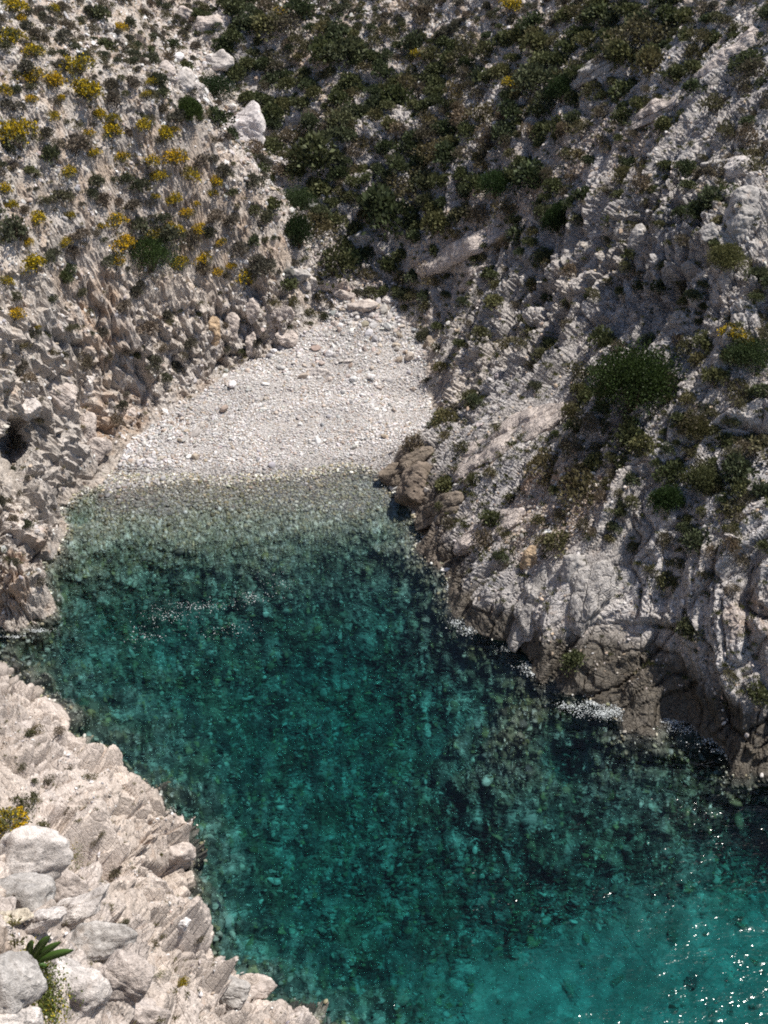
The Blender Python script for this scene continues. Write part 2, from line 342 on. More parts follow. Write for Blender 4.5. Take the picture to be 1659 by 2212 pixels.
# ------------------------------------------------------------------ materials
class NT_:
    def __init__(s, name):
        s.m = bpy.data.materials.new(name); s.m.use_nodes = True; s.t = s.m.node_tree; s.t.nodes.clear()
        s.out = s.t.nodes.new('ShaderNodeOutputMaterial')
    def n(s, typ, **kw):
        x = s.t.nodes.new('ShaderNode' + typ)
        for k, v in kw.items(): setattr(x, k, v)
        return x
    def l(s, a, b): s.t.links.new(a, b)
    def val(s, sock, v):
        if hasattr(v, 'links') or hasattr(v, 'is_linked'): s.l(v, sock)
        else: sock.default_value = v
    def noise(s, scale, detail=4, rough=.6, vec=None, w=None, dist=0):
        x = s.n('TexNoise'); x.inputs['Scale'].default_value = scale; x.inputs['Detail'].default_value = detail; x.inputs['Roughness'].default_value = rough; x.inputs['Distortion'].default_value = dist
        if vec is not None: s.l(vec, x.inputs['Vector'])
        return x.outputs[0]
    def mix(s, f, a, b, bt='MIX'):
        x = s.n('Mix', data_type='RGBA', blend_type=bt); s.val(x.inputs[0], f)
        for sock, v in ((x.inputs[6], a), (x.inputs[7], b)):
            if isinstance(v, tuple): sock.default_value = v + (1,) if len(v) == 3 else v
            else: s.l(v, sock)
        return x.outputs[2]
    def ramp(s, f, stops):
        x = s.n('ValToRGB'); s.l(f, x.inputs[0]); e = x.color_ramp.elements
        while len(e) < len(stops): e.new(0.5)
        for i, (p, c) in enumerate(stops): e[i].position = p; e[i].color = (c + (1,)) if isinstance(c, tuple) else (c, c, c, 1)
        return x.outputs[0]
    def math(s, op, a, b=0.0, clamp=False):
        x = s.n('Math', operation=op, use_clamp=clamp); s.val(x.inputs[0], a); s.val(x.inputs[1], b); return x.outputs[0]
def rock_mat(nm, fr, crk):
    M = NT_(nm); g = M.n('NewGeometry'); pos = g.outputs['Position']
    a = M.n('Attribute', attribute_name='mask'); sep = M.n('SeparateColor'); M.l(a.outputs['Color'], sep.inputs[0])
    base = M.n('Attribute', attribute_name='tone').outputs['Color']
    n1 = M.noise(1.3, 6, .65, pos); n2 = M.noise(7, 6, .7, pos); n3 = M.noise(28, 4, .7, pos)
    c = M.mix(1.0, base, M.ramp(n2, [(.3, (.62, .60, .58)), (.7, (1.32, 1.30, 1.28))]), 'MULTIPLY')
    c = M.mix(1.0, c, M.ramp(n3, [(.3, (.72, .72, .72)), (.7, (1.25, 1.25, 1.25))]), 'MULTIPLY')
    # dark lichen specks
    sp = M.noise(14, 3, .6, pos); lm = M.ramp(M.math('MULTIPLY', sp, M.ramp(n1, [(.4, .75), (.62, 1.0)])), [(.56, 0.0), (.63, .75)])
    c = M.mix(M.math('MULTIPLY', lm, sep.outputs[2]), c, (.10, .095, .09))
    # iron staining
    r = M.noise(.55, 5, .7, pos); rm = M.ramp(r, [(.60, 0.0), (.72, .6)])
    c = M.mix(M.math('MULTIPLY', rm, sep.outputs[1]), c, (.38, .21, .10))
    p = M.n('BsdfPrincipled'); M.l(c, p.inputs['Base Color'])
    M.val(p.inputs['Roughness'], M.math('SUBTRACT', .92, M.math('MULTIPLY', sep.outputs[0], .45)))
    p.inputs['Specular IOR Level'].default_value = .25
    nz = M.n('TexNoise'); nz.inputs['Scale'].default_value = 1.1; nz.inputs['Detail'].default_value = 3; M.l(pos, nz.inputs['Vector'])
    wv = M.n('VectorMath', operation='MULTIPLY_ADD'); M.l(nz.outputs['Color'], wv.inputs[0]); wv.inputs[1].default_value = (.55, .55, .55); M.l(pos, wv.inputs[2])
    hh = None
    for (sa, sb, sc_), wd, am in (((1.5, .8, .26), .07, 1.0), ((.5, .32, .12), .10, .38)):
        cb = M.n('CombineXYZ')
        for k, (row, sz) in enumerate(zip(fr, (sa, sb, sc_))):
            dt = M.n('VectorMath', operation='DOT_PRODUCT'); M.l(wv.outputs[0], dt.inputs[0]); dt.inputs[1].default_value = tuple(row / sz); M.l(dt.outputs['Value'], cb.inputs[k])
        vo = M.n('TexVoronoi', feature='DISTANCE_TO_EDGE'); vo.inputs['Scale'].default_value = 1.0; M.l(cb.outputs[0], vo.inputs['Vector'])
        vc = M.n('TexVoronoi', feature='F1'); vc.inputs['Scale'].default_value = 1.0; M.l(cb.outputs[0], vc.inputs['Vector'])
        sp_ = M.n('SeparateColor'); M.l(vc.outputs['Color'], sp_.inputs[0])
        h_ = M.math('ADD', M.ramp(vo.outputs['Distance'], [(0.0, 0.0), (wd, 1.0)]), M.math('MULTIPLY', sp_.outputs[0], .7)); h_ = M.math('MULTIPLY', h_, am)
        hh = h_ if hh is None else M.math('ADD', hh, h_)
    hs = M.math('ADD', M.math('MULTIPLY', n2, .55), M.math('MULTIPLY', n3, .25)); hs = M.math('ADD', hs, M.math('MULTIPLY', hh, crk))
    b = M.n('Bump'); b.inputs['Distance'].default_value = .09; b.inputs['Strength'].default_value = .85
    M.l(hs, b.inputs['Height']); M.l(b.outputs[0], p.inputs['Normal'])
    M.l(p.outputs[0], M.out.inputs[0]); return M.m
MAT_ROCK = rock_mat('weathered_limestone', FR_F, .28); MAT_BOULDER = rock_mat('boulder_stone', FR_F, .0); MAT_ROCK_R = rock_mat('bedded_limestone', FR_R, 1.0); MAT_ROCK_L = rock_mat('upright_limestone', FR_L, .5); MAT_BED = rock_mat('wave_washed_ground', FR_B, .15)

# tones per vertex (material colours; sea bed contrast also stands in for caustics)
n = len(P0); cc = (cellc - .5); tone = np.zeros((n, 3), np.float32)
pink = np.array([.50, .455, .41]); grey = np.array([.365, .352, .348]); soilc = np.array([.45, .35, .265]); wet = np.array([.085, .072, .052]); shingle = np.array([.43, .41, .395])
def lerp(a, b, t): return a * (1 - t[:, None]) + b * t[:, None]
gm = np.clip(.62 * m_right + .8 * fbm(P32, 6, 81, 3) + .35 * cc, 0, 1)
tone[:] = lerp(np.tile(pink, (n, 1)), grey, gm)
tone *= (1 + .45 * cc[:, None])
fl = N0[:, 2:3]
so = np.clip(m_soil * 1.1 * sstep(-.35, .3, mid_n + .2) + (1 - m_right) * (1 - m_fore) * (1 - m_lc) * .75 * sstep(-.1, .25, fbm(P32, 1.4, 91, 3)) + m_scrub * .3 * sstep(0, .3, fbm(P32, 1.6, 92, 3)), 0, 1)
tone = lerp(tone, soilc * np.array([1.12, 1.1, 1.08]), so * .75)
tone *= (1 - (1 - m_right) * (1 - m_fore) * .10)[:, None]
tone *= (1 - m_fore[:, None] * np.array([.06, .1, .12]))
tone = lerp(tone, np.array([.56, .51, .47]), m_gul * .8)
m_rust = np.clip(S(M_rust), 0, 1) * sstep(-.3, .3, fbm(P32, .9, 131, 3))
tone = lerp(tone, np.array([.44, .29, .18]), m_rust * .75)
tone = lerp(tone, shingle, m_beach)
zt = PT[:, 2]
wetm = sstep(1.7, .95, (zt + .5 * mid_n) / (1 + 1.0 * sstep(6, 13, P0[:, 0]))) * (1 - m_beach) * np.clip(m_right + .25 * m_fore * sstep(.8, .2, zt) + .3 * m_lc, 0, 1)
tone = lerp(tone, wet * 1.0, np.clip(wetm, 0, 1) * .9)
# sea bed: pale cobbles by the beach, an olive weed belt, blue-green boulders, then sand
pale = np.array([.60, .58, .52]); weed = np.array([.13, .12, .045]); bed = np.array([.235, .235, .215]); sand = np.array([.34, .36, .34])
shal = sstep(-2.3, -.6, zt)
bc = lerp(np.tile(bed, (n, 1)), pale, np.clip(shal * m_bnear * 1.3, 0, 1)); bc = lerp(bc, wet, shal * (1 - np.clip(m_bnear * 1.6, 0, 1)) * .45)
bc = bc * (1 + .7 * cc[:, None]) * (1 + .45 * mid_n[:, None])
patch = sstep(-.08, .22, fbm(P32, 2.2, 95, 4)); wbelt = np.exp(-((zt + 1.05) / .5) ** 2)
bc = lerp(bc, weed, np.clip(wbelt * .5 + patch * .45 * (zt < -.9), 0, .9))
bc = lerp(bc, sand * (1 + .25 * mid_n[:, None]), np.clip(m_sand * (.75 + .9 * fbm(P32, 1.6, 99, 3)), 0, 1))
bi = np.nonzero(zt < .2)[0]; kf1, kf2, kH, kD = worley(P32[bi] / np.array([.62, .42, .5], np.float32), 777); lf1, lf2, lH, lD = worley(P32[bi] / np.array([.26, .2, .2], np.float32), 778)
bc[bi] *= ((.3 + 1.7 * h01(kH, 3) ** 1.8 + .35 * (h01(lH, 3) - .5)) * (.45 + .45 * sstep(0, .2, kf2 - kf1)))[:, None] * (1 - .5 * m_sand[bi][:, None]) + .5 * m_sand[bi][:, None]  # cobble contrast put into the tone in place of wave caustics
tone = lerp(tone, np.array([.20, .165, .135]), np.clip(S(M_nose) * .8, 0, 1) * sstep(3.2, 1.6, zt) * (m_beach < .3))
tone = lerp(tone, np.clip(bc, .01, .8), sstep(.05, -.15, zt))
mask = np.zeros((n, 3), np.float32)
mask[:, 0] = np.clip(wetm + sstep(.05, -.1, zt), 0, 1); mask[:, 1] = (1 - .6 * m_beach) * (zt > 0) * (.55 + .45 * m_lc); mask[:, 2] = (1 - m_beach) * (zt > .2) * (.6 + .4 * m_fore)

# split the ground into its parts of the place
ii = np.arange(NR * NC).reshape(NR, NC)
quads = np.stack([ii[:-1, :-1], ii[:-1, 1:], ii[1:, 1:], ii[1:, :-1]], -1).reshape(-1, 4)[:, ::-1]
q0 = quads[:, 0]
cls = np.where(zt[q0] < -.02, 0, np.where(m_beach[q0] > .5, 1, np.where(m_fore[q0] > .5, 2, np.where(m_right[q0] > .5, 3, 4))))
GROUND = []
for k, nm in enumerate(['seabed', 'beach', 'foreground_cliff', 'right_hillside', 'left_hillside']):
    q = quads[cls == k]; used, inv = np.unique(q, return_inverse=True); q = inv.reshape(-1, 4)
    me = np_mesh(nm, PT[used], q, smooth=(k == 1))
    add_attr(me, 'tone', tone[used]); add_attr(me, 'mask', mask[used])
    o = link(nm, me, [MAT_BED, MAT_BED, MAT_ROCK, MAT_ROCK_R, MAT_ROCK_L][k]); tag(o, kind='structure'); GROUND.append(o)
VIEW = bpy.context.view_layer; VIEW.update(); DG = bpy.context.evaluated_depsgraph_get()
def hit(u, v):
    d = ray(u, v); ok, loc, nor, idx, ob, mx = sc.ray_cast(DG, Vector(CAM), Vector(d))
    if not ok: return None
    return np.array(loc), np.array(nor), float(np.dot(np.array(loc) - CAM, [0, math.cos(PITCH), -math.sin(PITCH)]))
def proj(P):
    d = np.asarray(P) - CAM; c, s = math.cos(PITCH), math.sin(PITCH)
    dep = d[..., 1] * c - d[..., 2] * s; up = d[..., 1] * s + d[..., 2] * c
    return 829.5 + F * d[..., 0] / dep, 1106 - F * up / dep, dep

# ------------------------------------------------------------------ scatter of loose stones (uncountable: one object each)
def ico(sub):
    t = (1 + 5 ** .5) / 2
    V = [(-1, t, 0), (1, t, 0), (-1, -t, 0), (1, -t, 0), (0, -1, t), (0, 1, t), (0, -1, -t), (0, 1, -t), (t, 0, -1), (t, 0, 1), (-t, 0, -1), (-t, 0, 1)]
    Fc = [(0,11,5),(0,5,1),(0,1,7),(0,7,10),(0,10,11),(1,5,9),(5,11,4),(11,10,2),(10,7,6),(7,1,8),(3,9,4),(3,4,2),(3,2,6),(3,6,8),(3,8,9),(4,9,5),(2,4,11),(6,2,10),(8,6,7),(9,8,1)]
    V = [np.array(v, float) / np.linalg.norm(v) for v in V]
    for _ in range(sub):
        mid = {}; nf = []
        def m(a, b):
            k = (min(a, b), max(a, b))
            if k not in mid: p = V[a] + V[b]; V.append(p / np.linalg.norm(p)); mid[k] = len(V) - 1
            return mid[k]
        for a, b, c in Fc: x, y, z = m(a, b), m(b, c), m(c, a); nf += [(a, x, z), (b, y, x), (c, z, y), (x, y, z)]
        Fc = nf
    return np.array(V), np.array(Fc)
def rand_rot(n, N, tiltk):
    """rows = local axes in world; third axis near the ground normal"""
    z = N + rng.normal(size=(n, 3)) * tiltk; z /= np.linalg.norm(z, axis=1, keepdims=True)
    a = rng.normal(size=(n, 3)); x = np.cross(a, z); x /= np.linalg.norm(x, axis=1, keepdims=True); y = np.cross(z, x)
    return np.stack([x, y, z], 1)
def stone_templates(k, sub, angular):
    V, Fc = ico(sub); out = []
    for _ in range(k):
        if angular:
            pn = rng.normal(size=(9, 3)); pn /= np.linalg.norm(pn, axis=1, keepdims=True); pd = rng.uniform(.5, .9, 9)
            dt = V @ pn.T; r = np.min(np.where(dt > .05, pd / np.maximum(dt, .05), 9), axis=1); r = np.minimum(r, 1.15)
        else: r = 1 + .12 * rng.normal(size=len(V))
        out.append(V * r[:, None])
    return out, Fc
def scatter(name, P, N, size, flat, tones, templ, mat, tiltk=.25, smooth=False, sink=.15):
    T, Fc = templ; n = len(P); Rm = rand_rot(n, N, tiltk)
    sc3 = np.stack([size * rng.uniform(.8, 1.3, n), size * rng.uniform(.55, 1.0, n), size * flat * rng.uniform(.6, 1.2, n)], 1)
    ti = rng.integers(0, len(T), n); TV = np.stack(T)[ti] * sc3[:, None, :]
    W = np.einsum('nvk,nkj->nvj', TV, Rm) + (P + N * (sc3[:, 2] * (1 - 2 * sink))[:, None])[:, None, :]
    nv = W.shape[1]; Fa = (Fc[None] + (np.arange(n) * nv)[:, None, None]).reshape(-1, 3)
    me = np_mesh(name, W.reshape(-1, 3), Fa, smooth)
    add_attr(me, 'tone', np.repeat(tones, nv, 0)); o = link(name, me, mat); tag(o, kind='stuff'); return o
def simple_mat(name, rough=.85, spec=.3, noise=9, bump=.3, amt=.35):
    M = NT_(name); g = M.n('TexCoord').outputs['Object']; base = M.n('Attribute', attribute_name='tone').outputs['Color']
    nn = M.noise(noise, 5, .65, g); c = M.mix(1.0, base, M.ramp(nn, [(.3, 1 - amt), (.7, 1 + amt)]), 'MULTIPLY')
    p = M.n('BsdfPrincipled'); M.l(c, p.inputs['Base Color']); p.inputs['Roughness'].default_value = rough; p.inputs['Specular IOR Level'].default_value = spec
    b = M.n('Bump'); b.inputs['Distance'].default_value = .02; b.inputs['Strength'].default_value = bump; M.l(nn, b.inputs['Height']); M.l(b.outputs[0], p.inputs['Normal'])
    M.l(p.outputs[0], M.out.inputs[0]); return M.m
MAT_STONE = simple_mat('loose_stone'); MAT_PEBBLE = simple_mat('beach_pebble', .75, .35, 20, .15, .2)
ARE = np.linalg.norm(np.cross(tu, tv).reshape(-1, 3), axis=1)    # relative ground area per vertex
uu, vv, dep = proj(PT)
inview = (uu > -160) & (uu < 1820) & (vv > -160) & (vv < 2400) & (dep > 3)
facing = ((CAM - PT) * NT).sum(1) > 0
def pick(weight, n, seed=None):
    p = weight * ARE * inview; p = p / p.sum(); idx = rng.choice(len(p), n, p=p)
    return idx, PT[idx] + rng.normal(size=(n, 3)) * np.array([.04, .05, 0]) * 1.0, NT[idx]
def tone_pick(cols, n, var=.12):
    c = np.array(cols)[rng.integers(0, len(cols), n)]; return np.clip(c * (1 + rng.normal(size=(n, 1)) * var) + rng.normal(size=(n, 3)) * .008, .02, .85)
PALE = [(.52, .49, .47), (.60, .58, .56), (.42, .38, .35), (.46, .39, .34), (.34, .33, .33), (.64, .62, .60), (.38, .31, .25)]
ang1 = stone_templates(24, 1, True); rnd1 = stone_templates(12, 1, False); ang0 = stone_templates(24, 1, True)
i_, p_, n_ = pick(np.where(m_beach > .45, 1.0, 0) * np.where(zt > -.35, 1, 0), 52000)
sz = .045 * np.exp(rng.normal(size=len(i_)) * .38); sz *= 1 + .55 * (1 - sstep(.1, 1.0, p_[:, 2])) * sstep(0, -1, (p_[:, 0] + 12) / 5); sz *= 1 + .5 * fbm(p_ * [.25, 1, 1], 1.4, 151, 2); sz = np.clip(sz, .03, .28)
bt = tone_pick(PALE + [(.55, .53, .52)] * 3, len(i_), .14) * (1 + .35 * fbm(p_, 3.5, 152, 3))[:, None]; bt = bt * (.55 + .45 * sstep(.05, .22, p_[:, 2] + .05 * fbm(p_, 1.0, 153, 2)))[:, None]
scatter('beach_pebbles', p_, n_ * 0 + [0, 0, 1], sz, .6, np.clip(bt, .03, .85), rnd1, MAT_PEBBLE, .3, True, .2)
i_, p_, n_ = pick(np.where((m_beach > .45) & (zt > .1), 1.0, 0) * (.3 + sstep(1.2, 2.6, zt) * 3 + 1.5 * sstep(-10, -17, PT[:, 0])) + m_gul * (m_beach < .4) * 1.6, 2200)
scatter('cobbles', p_, n_, np.clip(.12 * np.exp(rng.normal(size=len(i_)) * .5), .06, .5), .6, tone_pick(PALE, len(i_), .12), ang1, MAT_STONE, .3)
i_, p_, n_ = pick(np.where((zt < .04) & (zt > -2.6), 1.0, 0) * (.12 + m_bnear * (zt > -1.6)), 30000)
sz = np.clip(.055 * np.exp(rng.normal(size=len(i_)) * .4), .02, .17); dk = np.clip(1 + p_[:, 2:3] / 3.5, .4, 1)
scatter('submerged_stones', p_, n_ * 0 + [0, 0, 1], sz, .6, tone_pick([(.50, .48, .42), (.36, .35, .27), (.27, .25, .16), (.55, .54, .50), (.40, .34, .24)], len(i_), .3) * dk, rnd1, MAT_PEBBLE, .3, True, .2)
i_, p_, n_ = pick(np.where((zt < -.9), 1.0, 0) * (1 - .85 * m_sand) * (1 + fbm(P32, 3.0, 141, 2)), 9000)
sz = np.clip(.12 * np.exp(rng.normal(size=len(i_)) * .4), .06, .45)
scatter('submerged_boulders', p_, n_ * 0 + [0, 0, 1], sz, .45, np.clip(tone_pick([(.40, .39, .35), (.32, .33, .28), (.09, .09, .06), (.14, .15, .09), (.22, .2, .1), (.06, .07, .05), (.08, .08, .06)], len(i_), .3), .02, .8), stone_templates(12, 1, True), MAT_PEBBLE, .3, True, .15)
left_w = (1 - m_right) * (1 - m_fore) * (m_beach < .4) * (zt > .8)
i_, p_, n_ = pick(left_w * (1 - .6 * m_lc) * (.35 + sstep(-.3, .3, mid_n)) * (NT[:, 2] > .35), 30000)
scatter('hillside_scree', p_, n_, np.clip(.075 * np.exp(rng.normal(size=len(i_)) * .45), .03, .4), .42, tone_pick(PALE, len(i_)), ang1, MAT_STONE, .35)
i_, p_, n_ = pick(m_right * (m_beach < .4) * (1 - m_fore) * (zt > 1.2) * (NT[:, 2] > .45) * (.3 + m_soil * 1.6 + m_gul), 15000)
scatter('slope_rubble', p_, n_, np.clip(.065 * np.exp(rng.normal(size=len(i_)) * .45), .03, .35), .45, tone_pick([(.50, .45, .40), (.42, .38, .35), (.56, .53, .50), (.46, .36, .27)], len(i_)), ang1, MAT_STONE, .35)
i_, p_, n_ = pick(m_fore * (zt > 1.5) * (NT[:, 2] > .5) * (.2 + sstep(-.1, .3, mid_n)) * (1 - .6 * m_big), 5000)
scatter('ledge_rubble', p_, n_, np.clip(.035 * np.exp(rng.normal(size=len(i_)) * .5), .015, .2), .5, tone_pick(PALE, len(i_)), ang0, MAT_STONE, .35)

# ------------------------------------------------------------------ boulders: each a thing of its own
BV, BF = ico(4)
def boulder_mesh(name, seed, tone_, smooth_k, spec, dims, lich=0.5):
    r_ = np.random.default_rng(seed); m_ = 13
    pn = r_.normal(size=(m_, 3)); pn /= np.linalg.norm(pn, axis=1, keepdims=True); pd = r_.uniform(.62, .92, m_)
    dt = BV @ pn.T; q = np.where(dt > .05, pd / np.maximum(dt, .05), 9)
    k = 9 + 14 * (1 - smooth_k); r = (-np.log(np.exp(-k * np.minimum(q, 3)).sum(1)) / k); r = np.minimum(r, 1.1)
    V = BV * r[:, None]; V = V * np.array(dims)
    mx = max(dims)
    d1 = _fbm((V / mx * 2.2 + seed * 3.1).astype(np.float32), seed, 4, .5)
    bands = np.abs(((V @ np.array(spec)) / mx * 3.1 + d1 * .5) % 1 - .5) * 2
    crack = -sstep(.16, .0, bands) * .05 * mx
    V = V + BV * (d1 * .16 * mx + crack)[:, None]
    me = np_mesh(name, V, BF, smooth_k > .4)
    t = np.array(tone_)[None] * (1 + .5 * d1[:, None]); add_attr(me, 'tone', np.clip(t, .02, .85))
    mk = np.zeros((len(V), 3)); mk[:, 1] = .5; mk[:, 2] = lich; add_attr(me, 'mask', mk)
    return me
WHITE = (.58, .54, .51); GREY = (.43, .41, .39); PINK = (.52, .46, .42); OCHRE = (.48, .36, .24); BROWN = (.30, .25, .20); DARK = (.12, .12, .11)
